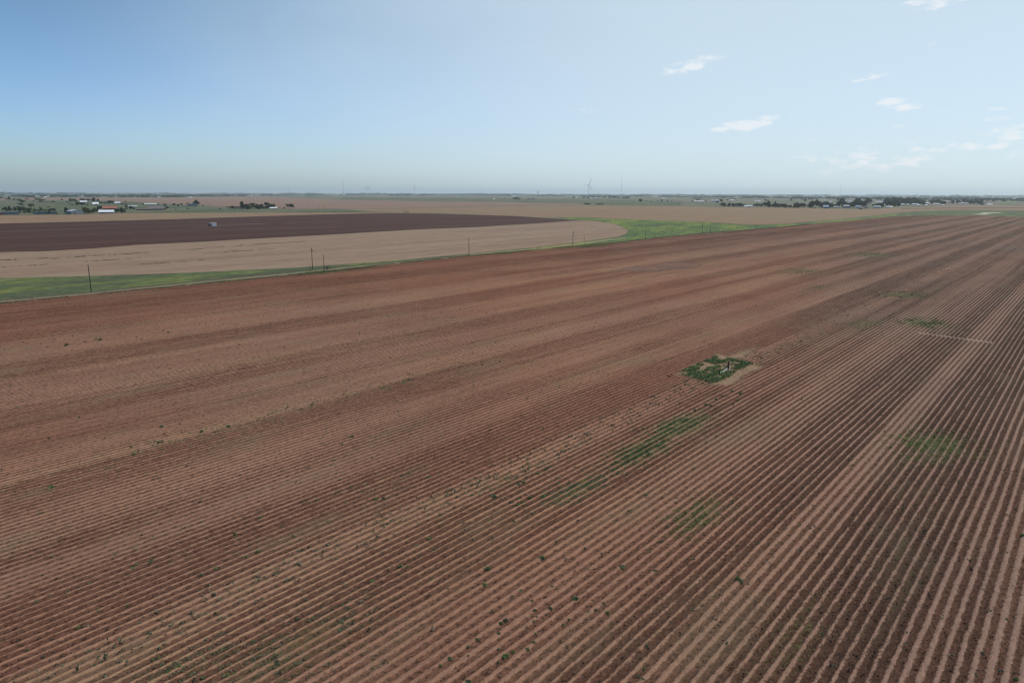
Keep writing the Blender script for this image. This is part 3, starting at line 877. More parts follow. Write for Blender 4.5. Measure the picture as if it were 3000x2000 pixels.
def tree_lists():
    s = 13.835
    zt(0, 560, s, [(40, 400, 110, 90), (380, 450, 90, 140, 'tall'), (260, 430, 90, 60), (550, 450, 110, 60), (700, 450, 100, 50), (820, 445, 120, 50)],
       'dark tree in the hedge line behind the far left pasture', 'trees in the far left hedge line')
    zt(0, 560, s, [(1100, 420, 90, 50), (1480, 450, 150, 120), (1620, 455, 130, 90), (1730, 455, 120, 50), (1650, 510, 120, 60), (1365, 515, 60, 60)],
       'dark tree in the small grove at the end of the far left hedge line', 'trees in the far left grove')
    zt(0, 560, s, [(905, 550, 200, 110, 'wide')], 'wide dark tree alone in the left pasture, the one farther back', None)
    zt(0, 560, s, [(840, 670, 130, 100, 'round')], 'pale round tree just in front of the wide dark pasture tree', None)
    zt(0, 560, s, [(1255, 730, 170, 130, 'round')], 'dark round tree alone in the left pasture, nearest the thicket', None)
    zt(0, 560, s, [(1965, 720, 90, 30, 'bush'), (2150, 520, 110, 50, 'bush')], 'low dark bush lying alone in the left pasture', 'bushes in the left pasture')
    zt(0, 560, s, [(225, 880, 100, 150, 'tall'), (380, 880, 90, 180, 'tall'), (130, 880, 90, 110), (480, 870, 100, 90), (600, 880, 90, 150, 'tall'), (690, 860, 80, 90), (790, 890, 120, 180, 'tall'),
                   (860, 880, 90, 160), (960, 900, 130, 190), (1045, 900, 80, 110), (1140, 900, 80, 140, 'tall'), (1220, 900, 90, 130), (1290, 890, 80, 130, 'bare'), (1400, 880, 110, 90), (1480, 880, 90, 100),
                   (1660, 900, 100, 150), (1590, 890, 90, 90), (1790, 890, 110, 100), (1920, 890, 90, 110, 'bare'), (2040, 890, 110, 130), (2130, 890, 110, 120), (2210, 890, 90, 110),
                   (1010, 960, 130, 90), (1210, 950, 180, 80, 'bush'), (1390, 950, 90, 90), (2010, 990, 80, 120, 'tall'), (770, 960, 110, 70)],
       'tree in the ragged thicket above the low sheds at far left', 'trees of the far left thicket')
    zt(160, 560, s, [(650, 480, 140, 100), (780, 490, 160, 110, 'wide'), (870, 500, 90, 80), (1150, 470, 200, 100, 'wide'), (1380, 470, 150, 90), (1600, 500, 130, 160, 'tall'), (1560, 480, 90, 90), (1770, 490, 100, 100),
                     (2060, 560, 110, 60), (2250, 550, 200, 110, 'wide'), (2200, 560, 120, 60)],
       'dark tree among the pale roofed sheds beyond the left pasture', 'trees among the far left sheds')
    zt(160, 560, s, [(980, 640, 200, 130, 'wide'), (1080, 650, 140, 130), (1180, 650, 120, 110), (900, 630, 90, 60), (720, 650, 80, 60, 'bare'), (610, 610, 60, 50, 'bare'), (1330, 640, 90, 70, 'bare'), (1690, 630, 70, 60)],
       'tree in the loose clump on the left pasture behind the grey barn', 'trees of the pasture clump')
    zt(160, 560, s, [(300, 440, 80, 60), (510, 520, 90, 40, 'bush'), (1860, 550, 90, 60, 'bush'), (1940, 550, 90, 60, 'bush'), (690, 920, 80, 80, 'bush'), (1180, 850, 90, 100)],
       'small scrubby tree on the left pasture near the farm sheds', 'scrub on the left pasture')
    zt(160, 560, s, [(480, 970, 150, 220, 'tall')], 'tall dark tree left of the grey gabled barn', None)
    zt(160, 560, s, [(590, 970, 110, 140, 'bare')], 'brown thin tree between the tall dark tree and the grey barn', None)
    zt(160, 560, s, [(1280, 990, 260, 240, 'round')], 'big round tree hugging the right wall of the grey barn', None)
    zt(160, 560, s, [(1400, 985, 140, 170)], 'brownish tree on the right flank of the big round barn tree', None)
    zt(160, 560, s, [(1560, 930, 200, 200), (1680, 920, 180, 180), (1500, 920, 110, 80), (1760, 830, 80, 150, 'tall'), (1860, 800, 110, 130), (1930, 790, 90, 100)],
       'dark tree left of the red roofed house', 'trees left of the red roofed house')
    zt(320, 560, s, [(360, 800, 70, 80), (300, 930, 180, 150), (380, 910, 90, 110), (510, 930, 130, 190, 'tall'), (600, 930, 110, 160), (650, 920, 70, 80)],
       'dark tree right of the white roofed house', 'trees right of the white roofed house')
    zt(320, 560, s, [(120, 560, 190, 110, 'wide'), (250, 560, 60, 40), (660, 540, 60, 110, 'tall'), (700, 640, 60, 90), (710, 790, 140, 80), (700, 700, 110, 60), (860, 770, 120, 110), (930, 760, 90, 80), (1000, 780, 90, 50, 'bush')],
       'tree beside the long green-grey shed right of the red roof', 'trees about the long shed')
    zt(320, 560, s, [(1370, 600, 90, 40, 'bush'), (1670, 740, 100, 70), (1970, 590, 90, 40, 'bush'), (1180, 790, 110, 50, 'bush')],
       'low tree near the mauve roofed house', 'low trees at the mauve roofed house')
    zt(320, 560, s, [(2270, 650, 100, 110), (2180, 740, 120, 100), (2260, 790, 130, 90, 'bush'), (2360, 760, 90, 110)],
       'green tree at the right end of the mauve roofed house', 'trees right of the mauve roofed house')
    zt(480, 560, s, [(420, 640, 110, 100)], 'dark round tree at the left end of the junk yard', None)
    zt(480, 560, s, [(720, 590, 90, 50), (600, 620, 140, 50, 'bush'), (960, 560, 90, 50, 'bare')], 'low dark tree over the junk yard cars', 'low trees of the junk yard')
    zt(480, 560, s, [(1330, 580, 180, 170, 'tall'), (1250, 560, 120, 90), (1410, 580, 100, 100)], 'dark tree of the peaked group behind the grey shed', 'peaked group behind the grey shed')
    zt(480, 560, s, [(2280, 760, 70, 30, 'bush'), (480, 790, 70, 25, 'bush'), (1580, 625, 50, 40, 'bush')], 'low bush on the grass in front of the junk yard', 'bushes before the junk yard')
    s = 9.046
    zt(640, 560, s, [(275, 470, 90, 60), (370, 470, 80, 60), (470, 475, 100, 50)], 'low dark tree at the left end of the big grove', 'low left end of the big grove')
    zt(640, 560, s, [(620, 470, 110, 160, 'tall')], 'tallest ragged tree of the big grove, at its left', None)
    zt(640, 560, s, [(680, 490, 120, 150), (760, 490, 130, 120), (740, 480, 110, 110), (910, 430, 130, 90), (850, 495, 130, 90), (950, 490, 120, 90), (1030, 490, 100, 120), (1140, 480, 130, 110), (1060, 490, 130, 70),
                     (1200, 490, 110, 70), (1280, 440, 130, 120), (1330, 470, 120, 100), (1390, 460, 110, 110), (1480, 440, 70, 80), (1285, 480, 110, 60)],
       'dark tree in the body of the big grove left of the white shed', 'trees in the big grove')
    zt(640, 560, s, [(1620, 460, 40, 30, 'bush'), (1745, 460, 50, 30, 'bush')], 'tiny bush between the white shed and the lone round tree', 'bushes by the lone tree')
    zt(640, 560, s, [(1905, 470, 150, 110, 'round')], 'lone round tree right of the big grove', None)
    s = 11.76
    zt(2000, 560, s, [(1400, 545, 170, 120, 'round'), (1350, 545, 110, 90), (1470, 540, 70, 70, 'bush')], 'tree in the small dark clump at the left end of the right treeline', 'left end clump of the right treeline')
    zt(2000, 560, s, [(1610, 480, 60, 90, 'tall'), (1580, 545, 110, 90), (1720, 545, 130, 110), (1810, 545, 140, 120), (1900, 545, 130, 100), (1990, 545, 130, 110), (2050, 545, 90, 90)],
       'dark tree round the low grey roof in the right treeline', 'trees round the low grey roof')
    zt(2000, 560, s, [(1200, 400, 90, 40, 'bush'), (1340, 400, 90, 80), (1270, 330, 110, 60), (1310, 350, 100, 60), (340, 370, 60, 50), (520, 320, 110, 40), (800, 360, 60, 40), (2130, 520, 90, 40)],
       'tree about the distant white sheds above the tan field', 'trees about the distant white sheds')
    zt(2000, 560, s, [(370, 262, 90, 25, 'bush'), (450, 262, 90, 28, 'bush'), (540, 264, 90, 25, 'bush'), (630, 264, 90, 22, 'bush'), (1640, 300, 70, 20, 'bush'), (1800, 300, 80, 20, 'bush'), (1540, 340, 60, 40, 'bush'), (1370, 265, 40, 30)],
       'tree in the thin dark row far beyond the white sheds', 'thin dark row beyond the white sheds')
    zt(2200, 560, s, [(80, 540, 100, 60), (210, 560, 150, 110), (330, 560, 130, 90), (480, 570, 130, 140), (560, 560, 110, 120), (740, 575, 130, 130), (800, 580, 110, 90), (930, 585, 150, 130),
                      (1080, 590, 140, 120), (1180, 595, 140, 120), (1280, 600, 140, 110), (1350, 600, 110, 90), (1000, 590, 110, 90)],
       'dark tree in the long solid hedge of the right treeline', 'long solid hedge of the right treeline')
    zt(2200, 560, s, [(610, 570, 150, 190, 'tall')], 'tallest tree of the long solid hedge', None)
    zt(2200, 560, s, [(825, 570, 50, 180, 'tall')], 'narrow pointed tree standing up from the solid hedge', None)
    zt(2200, 560, s, [(1560, 600, 160, 210), (1520, 600, 90, 130), (1660, 600, 110, 140), (1750, 600, 140, 150), (1850, 600, 130, 150), (1460, 605, 110, 60, 'bush'), (1620, 605, 100, 60, 'bush')],
       'dark tree right of the solid hedge, before the village wood', 'trees between hedge and village wood')
    zt(2200, 560, s, [(2000, 610, 100, 130), (2090, 600, 130, 200), (2230, 600, 160, 220), (2320, 600, 130, 200), (2080, 560, 130, 160)],
       'big dark tree at the left edge of the village wood', 'left edge of the village wood')
    zt(2200, 560, s, [(515, 360, 90, 60), (765, 255, 60, 30), (1385, 360, 70, 60), (1545, 310, 50, 25), (1760, 325, 80, 45), (1860, 400, 90, 90), (1880, 325, 90, 20), (2005, 330, 60, 40), (2100, 330, 80, 40), (2280, 340, 80, 45)],
       'scattered tree on the far fields above the solid hedge', 'scattered far trees above the hedge')
    rr = random.Random(5)
    # village wood
    for k in range(190):
        x = 2400 + 290 * (k + rr.random()) / 190
        yb = rr.choice([598, 602, 606, 610]) + rr.random() * 4
        yb = min(yb, 613 - max(0, (x - 2560)) * .03)
        w = 9 + 5 * rr.random(); h = 9 + 6 * rr.random()
        TREES.append((x, yb, w, h, None, 'dark tree in the village wood behind the tan field', 'trees of the village wood'))
    for k in range(95):
        x = 2655 + 225 * (k + rr.random()) / 95
        yb = 599 + rr.random() * 6
        TREES.append((x, yb, 7 + 5 * rr.random(), 6 + 5 * rr.random(), None, 'dark tree in the thinner wood right of the village', 'trees right of the village'))
    s = 11.76
    zt(2800, 560, s, [(1660, 440, 110, 80, 'round')], 'lone dark tree above the small lime green field', None)
    zt(2800, 560, s, [(1290, 425, 90, 40, 'bush'), (900, 450, 130, 90, 'round'), (650, 460, 120, 50), (430, 430, 90, 30)], 'tree standing clear at the right end of the village', 'clear trees at the village end')
    s = 4.704
    zt(1500, 500, s, [(1770, 432, 45, 40, 'round'), (1680, 432, 12, 18), (1855, 420, 12, 12), (1910, 430, 12, 12), (2010, 425, 15, 12), (2060, 422, 25, 20), (2140, 425, 20, 15), (2200, 428, 20, 10)],
       'small tree on the line above the middle of the tan field', 'small trees above the tan field')
    zt(1500, 500, s, [(1020, 460, 40, 18, 'bare'), (1060, 460, 40, 14, 'bare'), (1180, 462, 40, 10, 'bare'), (1225, 462, 40, 12, 'bare'), (1258, 460, 16, 28, 'bare')], 'leafless brush on the edge of the tan field', 'brush on the tan field edge')
    zt(1500, 500, s, [(850, 372, 50, 25), (990, 370, 40, 20), (1050, 372, 60, 24), (1120, 374, 50, 22), (1200, 372, 50, 26), (1260, 372, 50, 22), (1350, 372, 40, 18), (1420, 376, 60, 26), (1470, 378, 40, 18), (1540, 380, 40, 16), (1600, 380, 60, 16), (60, 390, 70, 26), (20, 390, 30, 18)],
       'tree about the distant hamlet below the nearest wind turbine', 'trees of the turbine hamlet')
    zt(1000, 500, s, [(80, 335, 50, 14), (600, 333, 20, 12), (680, 340, 50, 18), (770, 340, 40, 25), (840, 340, 30, 25), (900, 340, 50, 18), (1010, 332, 15, 15), (1090, 335, 40, 15), (1130, 333, 40, 22), (1200, 333, 40, 18), (1260, 332, 50, 15), (2100, 335, 20, 25), (2250, 340, 60, 18), (2320, 342, 60, 16), (2250, 385, 12, 25, 'tall')],
       'tiny blue-grey tree in the row on the middle horizon', 'row on the middle horizon')


def place_trees():
    rr = random.Random(3)
    wood = ('trees of the village wood', 'trees right of the village')

    def hides(x, y, w, h):
        for (x0, x1, yt, yb) in RECTS:
            if y > yb - .6 and x + w * .42 > x0 and x - w * .42 < x1 and y - h * 1.15 < yb - .3 and y > yt: return True
        return False
    TREES[:] = [t for t in TREES if not (t[6] in wood and hides(*t[:4]))]
    TREES.sort(key=lambda t: -(t[2] * t[3]))
    solo, rest = TREES[:285], TREES[285:]
    for (x, y, w, h, kind, label, group) in solo:
        p = at(x, y)
        kind = kind or rr.choice(['round', 'round', 'wide', 'bush', 'tall'])
        cr, tr = PROTO[kind][rr.randrange(4)]
        W, HH = px_size(p, w), px_size(p, h)
        nm = {'round': 'round_tree', 'tall': 'tall_tree', 'wide': 'spreading_tree', 'bush': 'bush', 'bare': 'dry_tree'}[kind]
        e = empty(nm, p, rr.random() * 6.28 if kind != 'wide' else math.atan2(-p.x, p.y) + rr.random() * .6)
        f = {'round': 1.1, 'tall': 1.5, 'wide': 1.0, 'bush': 1.05, 'bare': 1.2}[kind]
        e.scale = (W * f * 1.12, W * f * 1.12, HH * 1.3)
        link('crown', cr, e); link('trunk', tr, e)
        tag(e, label, 'tree' if kind != 'bush' else 'tree', group)
        if kind == 'bush': e['category'] = 'bush' if 'bush' in label else 'tree'
    # what is left of them, and the belts of trees out to the horizon, as one mass
    pts, sz = [], []
    for (x, y, w, h, *_r) in rest:
        p = at(x, y); W, HH = px_size(p, w), px_size(p, h)
        for k in range(60):
            pts.append((p.x + rr.gauss(0, W * .25), p.y + rr.gauss(0, W * .25), HH * (.1 + .85 * rr.random()))); sz.append(W * .2)
    nn = 9000
    for k in range(nn):
        x = rr.uniform(-250, 3250)
        # nearer belts at left and right, only thin ones in the middle
        hy = float(np.interp(x, HX, HY))
        side = np.interp(x, [-250, 500, 750, 900, 1400, 1700, 2200, 2600, 3250], [14, 13, 9, 7, 6, 8, 11, 16, 18])
        off = side * (rr.random() ** 1.3) + 1.6
        if rr.random() < .35: off = side * (0.6 + .4 * rr.random())
        clump = vnoise(np.array([x / 26.0]), np.array([off / 1.6]), 77)[0]
        if clump < 0.30 and off > 3.0: continue
        p = at(x, hy + off)
        if hides(x, hy + off, 3, 2.5): continue
        W = (9 + 9 * rr.random()) * (1 + 1.2 * (clump > .6)); HH = 7 + 7 * rr.random()
        if p.length > 15000: HH *= 1.5; W *= 3
        nf = 11
        for j in range(nf):
            an = math.atan2(p.x, p.y)
            l = rr.gauss(0, W * .5)
            pts.append((p.x + l * math.cos(an) + rr.gauss(0, 3), p.y - l * math.sin(an) + rr.gauss(0, 3), HH * (.1 + .75 * rr.random()))); sz.append(max(W, HH) * .3)
    me = leaf_cloud(np.array(pts), 1.0, 9, M['leaf'], 'distant_trees', .6)
    # sizes
    co = np.zeros(len(pts) * 12); me.vertices.foreach_get('co', co)
    co = co.reshape(-1, 4, 3); c = co.mean(1, keepdims=True)
    co = c + (co - c) * np.array(sz)[:, None, None]
    co[..., 2] = np.maximum(co[..., 2], -.2)
    me.vertices.foreach_set('co', co.ravel().astype(np.float32)); me.update()
    tag(link('distant_trees', me), 'blue-grey belts of distant trees reaching out to the horizon', 'trees', kind='stuff')


# ------------------------------------------------------------------ buildings
RECTS = []


def building(name, x0, x1, yb, yt, roof, wall, label, group=None, gable='long', depth=None, eave=0.5, doors=0, windows=0, rot=0.0, cat='building'):
    """x0..x1, base and ridge height as they show; gable 'long' = ridge across the view, 'end' = gable towards us, 'flat'"""
    if gable == 'flat' and 'roof' in roof and roof[0] in 'wp' and x1 - x0 < 45 and name in ('shed', 'warehouse') and yb < 612:
        gable, eave, depth = 'long', .34, max(14.0, (x1 - x0) * .1)
        yt = min(yt, yb - 2.1)
    RECTS.append((x0, x1, yt, yb))
    p = at((x0 + x1) / 2, yb)
    W = px_size(p, x1 - x0); HT = px_size(p, yb - yt)
    D = depth or max(6.0, min(W * .6, 14.0))
    rz = -math.atan2(p.x, p.y) + rot
    e = empty(name, p, rz)
    he = HT * eave
    t = 0.12
    w = MB()
    if gable == 'end':
        w.v += [(-W / 2, 0, 0), (W / 2, 0, 0), (W / 2, 0, he), (0, 0, HT - t), (-W / 2, 0, he), (-W / 2, D, 0), (W / 2, D, 0), (W / 2, D, he), (0, D, HT - t), (-W / 2, D, he)]
        w.f += [(0, 1, 2, 3, 4), (6, 5, 9, 8, 7), (1, 6, 7, 2), (5, 0, 4, 9)]
        w.build('wall', M[wall], e)
        r = MB(); o = .35
        for sx in (-1, 1):
            a = (sx * (W / 2 + o), -o, he - o * (HT - he) / (W / 2)); b = (0, -o, HT); c = (0, D + o, HT); d = (sx * (W / 2 + o), D + o, a[2])
            r.poly([a, b, c, d] if sx < 0 else [b, a, d, c])
            r.poly([(q[0], q[1], q[2] - t) for q in ([a, b, c, d] if sx > 0 else [b, a, d, c])])
            r.poly([a, (a[0], a[1], a[2] - t), (b[0], b[1], b[2] - t), b])
        r.build('roof', M[roof], e)
    elif gable == 'flat':
        w.box(-W / 2, W / 2, 0, D, 0, HT - .25); w.build('wall', M[wall], e)
        r = MB(); r.box(-W / 2 - .3, W / 2 + .3, -.3, D + .3, HT - .25, HT); r.build('roof', M[roof], e)
    else:
        hip = 0.0
        w.v += [(-W / 2, 0, 0), (W / 2, 0, 0), (W / 2, D, 0), (-W / 2, D, 0), (-W / 2, 0, he), (W / 2, 0, he), (W / 2, D, he), (-W / 2, D, he), (-W / 2, D / 2, HT - t), (W / 2, D / 2, HT - t)]
        w.f += [(0, 1, 5, 4), (2, 3, 7, 6), (1, 2, 6, 9, 5), (3, 0, 4, 8, 7)]
        w.build('wall', M[wall], e)
        r = MB(); o = .5
        dz = o * (HT - he) / (D / 2)
        for sy in (0, 1):
            ye = -o if sy == 0 else D + o
            a = (-W / 2 - o, ye, he - dz); b = (W / 2 + o, ye, he - dz); c = (W / 2 + o, D / 2, HT); d = (-W / 2 - o, D / 2, HT)
            top = [a, b, c, d] if sy == 0 else [b, a, d, c]
            r.poly(top); r.poly([(q[0], q[1], q[2] - t) for q in top[::-1]])
            r.poly([a, (a[0], a[1], a[2] - t), (b[0], b[1], b[2] - t), b])
        r.build('roof', M[roof], e)
    for k in range(doors):
        xx = -W * .25 + k * W * .3
        d = MB(); d.box(xx - min(1.8, W * .08), xx + min(1.8, W * .08), -.06, .03, 0, min(he * .8, 3.2)); d.build('door', M['door'], e)
    for k in range(windows):
        xx = W * (-.4 + .8 * (k + .7) / (windows + .4))
        d = MB(); d.box(xx - .7, xx + .7, -.05, .03, he * .42, he * .78); d.build('window', M['glass'], e)
    tag(e, label, cat, group)
    return e


def buildings():
    Z = 13.835
    B = building
    B('barn', 211, 245, 631, 618, 'paleroof', 'grey', 'grey corrugated barn with its gable towards us, beside the big round tree', gable='end', eave=.66, doors=1, rot=.35, depth=22)
    B('house', 304, 341, 620, 607.5, 'redroof', 'brick', 'long house with the red roof behind the white roofed one', eave=.5, windows=4, doors=1, depth=13)
    B('house', 293, 331.5, 629, 618.8, 'whiteroof', 'grey', 'low house with the bright white roof at the field edge', eave=.48, windows=4, doors=1, depth=12)
    B('shed', 4, 50, 634, 626, 'bluewall', 'bluewall', 'long low blue-grey shed at the far left field edge', gable='flat', doors=1)
    B('shed', -14, 6, 635, 629, 'redroof', 'brick', 'small red-brown shed cut by the left edge of the picture', gable='flat')
    B('shed', 104, 162, 631.5, 624.5, 'bluewall', 'bluewall', 'very long low dark shed between the thicket and the grey barn', gable='flat', doors=2, depth=6)
    B('shed', 53, 64, 627.5, 624.5, 'brownroof', 'brick', 'tiny brown shed peeping out of the far left thicket')
    B('shed', 236, 254, 599, 592.6, 'whiteroof', 'shade', 'long pale roofed shed between the two round trees past the pasture', eave=.5)
    B('shed', 273, 288, 605, 596.5, 'whiteroof', 'grey', 'white flat roofed shed by the narrow tree past the pasture', gable='flat')
    B('shed', 337, 352, 601, 595.3, 'whiteroof', 'grey', 'white roofed shed right of the dark spreading tree past the pasture', eave=.5)
    B('shed', 354, 371, 602.5, 597, 'brownroof', 'brick', 'brown roofed shed under the thin pointed tree past the pasture', eave=.5)
    B('shed', 376, 401, 609, 605.5, 'paleroof', 'shade', 'long open shed with the pale grey-green roof above the pasture', gable='flat', depth=8)
    B('shed', 425, 458, 603, 598.8, 'whiteroof', 'cream', 'long pale poultry shed beyond the mauve roofed house', eave=.6, doors=1)
    B('house', 436, 479, 618, 607.5, 'mauve', 'shade', 'house with the broad mauve shingle roof', eave=.35, windows=4, doors=1, depth=15)
    B('shed', 401, 437, 619, 613.2, 'brownroof', 'shade', 'long low wing joined to the left of the mauve roofed house', eave=.45, depth=8)
    B('shed', 552, 576, 606.5, 599.6, 'grey', 'grey', 'grey boxy shed in front of the peaked trees', gable='flat', doors=1)
    B('shed', 791.5, 811, 613, 608, 'whiteroof', 'shade', 'white roofed shed at the right end of the big grove', eave=.45, doors=1)
    B('shed', 96, 115, 582, 579.2, 'paleroof', 'shade', 'pale shed in the far treeline above the left grove', gable='flat')
    B('shed', 129, 137, 584, 581.6, 'whiteroof', 'cream', 'small white shed at the left end of the red field', gable='flat')
    B('shed', 139, 144, 581, 578.3, 'whiteroof', 'cream', 'tiny white shed just right of the small white one at the red field', gable='flat')
    B('shed', 80, 94, 591.5, 588.7, 'redroof', 'cream', 'pinkish shed in the far left hedge line', eave=.4)
    B('shed', 128, 144, 597.5, 594.3, 'brownroof', 'brick', 'low brown shed below the far left grove', eave=.4)
    B('shed', 554, 564, 581.6, 580, 'whiteroof', 'cream', 'white shed on the top edge of the red field, left of the big grove', gable='flat')
    B('shed', 727, 739, 575.6, 573.3, 'whiteroof', 'cream', 'white shed in the horizon trees straight above the big grove', gable='flat')
    B('shed', 1005, 1012, 572.3, 568, 'whiteroof', 'cream', 'tiny white building under the faint lattice mast', gable='flat')
    for (a, b, y, n_) in ((228, 234, 576, 1), (236, 243, 580, 2), (295, 301, 575, 3), (337, 342, 582, 4), (390, 395, 582, 5), (462, 470, 582, 6)):
        B('shed', a, b, y, y - 1.8, 'paleroof', 'cream', 'tiny pale shed lost in the treeline above the red field', 'tiny sheds in the left treeline', gable='flat')
    # the well house out on the dark sector
    B('pump_house', 620, 635, 664.3, 655, 'whiteroof', 'pump', 'small boxy light grey pump house alone on the dark field', gable='flat', rot=.45, depth=4, doors=1)
    ph = [o for o in COL.objects if o.name.startswith('pump_house')][0]
    m = MB(); m.box(-5.2, -2.9, .3, 3.2, 0, 2.1); m.build('lean_to', M['shade'], ph)  # solid box; the dark of the open inside is in its colour
    # hamlet under the turbine
    for (a, b, y, l) in ((1545, 1556, 583, 'left'), (1557, 1567, 583, 'right')):
        B('house', a, b, y, y - 3.6, 'brownroof', 'cream', 'brown roofed house of the middle distance pair, the %s one' % l, eave=.5)
    for (a, b, y) in ((1680, 1686, 579), (1687, 1692, 578.5)):
        B('shed', a, b, y, y - 2.6, 'whiteroof', 'cream', 'pale shed left of the long roofs below the wind turbine', 'pale sheds left of the turbine roofs', gable='flat')
    B('shed', 1729, 1741, 580.6, 578.2, 'whiteroof', 'shade', 'long white shed below the nearest wind turbine', eave=.4)
    B('shed', 1741, 1758, 579.3, 577, 'paleroof', 'cream', 'long pale shed right of the white one below the turbine', eave=.4)
    B('shed', 1809, 1813, 577.2, 575, 'whiteroof', 'cream', 'tiny white shed in the hamlet right of the turbine', gable='flat')
    for (a, b, y) in ((1593, 1600, 569), (1622, 1640, 569), (1502, 1511, 573.5), (1940, 1950, 582), (1445, 1450, 583)):
        B('shed', a, b, y, y - 1.6, 'whiteroof', 'cream', 'tiny white shed near the middle of the horizon', 'tiny sheds on the middle horizon', gable='flat')
    # right side
    B('shed', 2048, 2062, 591, 588.6, 'whiteroof', 'grey', 'long bright white roof at the left end of the distant sheds', eave=.4)
    for (a, b) in ((2033, 2037), (2038, 2043), (2044, 2047.5)):
        B('shed', a, b, 590.6, 588, 'whiteroof', 'shade', 'small white shed left of the long bright distant roof', 'small sheds left of the long bright roof', gable='flat')
    B('barn', 2084, 2099, 591.6, 586.6, 'paleroof', 'shade', 'big pale roofed barn above the tan field', eave=.42)
    B('shed', 2098, 2106, 590, 586, 'whiteroof', 'grey', 'white shed touching the right of the big pale roofed barn', eave=.5)
    for (a, b) in ((2138, 2144), (2144.5, 2152)):
        B('shed', a, b, 588.6, 586.4, 'whiteroof', 'shade', 'small white roof in the short row right of the big pale barn', 'white roofs right of the big pale barn', gable='flat')
    B('house', 2146, 2161, 606.5, 602.4, 'brownroof', 'shade', 'low grey-brown roof nested in the dark trees of the right treeline', eave=.4)
    B('shed', 2180, 2188, 606.8, 603.6, 'whiteroof', 'shade', 'small white shed left of the long pale roof in the treeline gap', gable='flat')
    B('house', 2188.5, 2204, 607.8, 602.8, 'whiteroof', 'brick', 'long pale roofed house in the gap of the right treeline', eave=.42, windows=2)
    B('shed', 2211, 2216, 591.3, 588.8, 'whiteroof', 'cream', 'small white shed on the far pasture, the left of two', gable='flat')
    B('shed', 2220, 2228, 591.6, 588.9, 'whiteroof', 'cream', 'wider white shed on the far pasture, the right of two', gable='flat')
    B('car', 2382, 2390, 612.8, 610.4, 'whiteroof', 'shade', 'bright white roof sitting low at the field edge before the wood', gable='flat', depth=3) if False else \
        B('shed', 2382, 2390, 612.8, 610.4, 'whiteroof', 'shade', 'bright white roof sitting low at the field edge before the wood', gable='flat')
    B('house', 2412, 2426, 612.5, 603.8, 'whiteroof', 'brick', 'white hipped roof house at the left front of the village', eave=.5, windows=2, doors=1)
    B('shed', 2423, 2431, 613, 608.6, 'paleroof', 'grey', 'pale lean-to at the right foot of the white hipped house', gable='flat')
    B('house', 2444, 2457, 611, 606.6, 'paleroof', 'shade', 'pale roofed house second along the village front', eave=.45)
    B('house', 2471, 2491, 612, 603.6, 'paleroof', 'grey', 'long grey-green roofed house in the middle of the village front', eave=.6, windows=3)
    B('house', 2507, 2519, 612, 604.6, 'whiteroof', 'brick', 'white roofed house with brown wall right of the long grey one', eave=.45)
    B('shed', 2516, 2526, 616, 612.6, 'whiteroof', 'shade', 'white roofed shed lowest of all before the village', gable='flat')
    B('house', 2528, 2543, 612.4, 607.6, 'mauve', 'grey', 'mauve roofed house right of the lowest white shed', eave=.5)
    B('house', 2560, 2578, 613, 606, 'paleroof', 'grey', 'pale roofed bungalow at the right of the village front', eave=.5)
    B('house', 2597, 2604.5, 612, 607.5, 'whiteroof', 'grey', 'white roofed bungalow near the right end of the village front', eave=.5)
    B('shed', 2607, 2614, 611.5, 608, 'whiteroof', 'shade', 'white shed last at the right of the village front', gable='flat')
    for (a, b, y) in ((2407, 2411, 591.5), (2415, 2420, 591.5), (2429, 2436, 595), (2475, 2479, 593.6), (2485, 2489, 594.6), (2490.5, 2495, 594.4), (2522, 2528, 590.8), (2568, 2585, 596.5), (2588, 2592, 604.5), (2443, 2448, 601), (2541, 2546, 600.5), (2556, 2560, 592)):
        B('house', a, b, y + 1, y - 2.6, 'whiteroof', 'cream', 'small white roof showing through the trees of the village wood', 'white roofs in the village wood', eave=.5, depth=9)
    for (a, b, y) in ((2635, 2641, 603.5), (2641.5, 2648, 603.5), (2657, 2662, 604), (2673, 2688, 603.5), (2688, 2694, 606), (2710, 2716, 607), (2736, 2752, 603), (2712, 2722, 600.5), (2761, 2766, 607), (2771, 2778, 596.5), (2795, 2800, 596.8), (2807, 2813, 602.5)):
        B('house', a, b, y + 1, y - 2.8, 'whiteroof', 'grey', 'small white roof among the thin trees right of the village', 'white roofs right of the village', eave=.5, depth=9)
    B('shed', 2816, 2838, 602.5, 599, 'paleroof', 'shade', 'long pale shed at the right end of the thin wood', eave=.35)
    B('house', 2856, 2863, 604, 600.5, 'paleroof', 'grey', 'pale bungalow left of the brown gabled house at far right', eave=.5)
    B('house', 2873, 2881, 605.6, 600, 'paleroof', 'brick', 'brown gabled house at far right of the village', gable='end', eave=.5)
    B('shed', 2892, 2906, 606, 602.8, 'whiteroof', 'shade', 'bright white shed by itself at the far right field edge', gable='flat')
    B('shed', 2412, 2421, 582, 579, 'whiteroof', 'grey', 'bright white shed on the far plain above the village wood', gable='flat')
    B('shed', 2384, 2409, 579.4, 576.8, 'whiteroof', 'grey', 'long white shed on the far plain left of the bright one', gable='flat')
    B('shed', 2294, 2304, 578.6, 576.4, 'whiteroof', 'grey', 'white shed on the far plain above the solid hedge', gable='flat')
    B('warehouse', 2506, 2540, 579.4, 576.7, 'whiteroof', 'grey', 'very long white warehouse on the right horizon, left half', gable='flat')
    B('warehouse', 2542, 2571, 579.7, 577.1, 'whiteroof', 'grey', 'very long white warehouse on the right horizon, middle part', gable='flat')
    B('warehouse', 2574, 2615, 579.6, 577.4, 'paleroof', 'grey', 'long dim warehouse right of the white ones on the horizon', gable='flat')
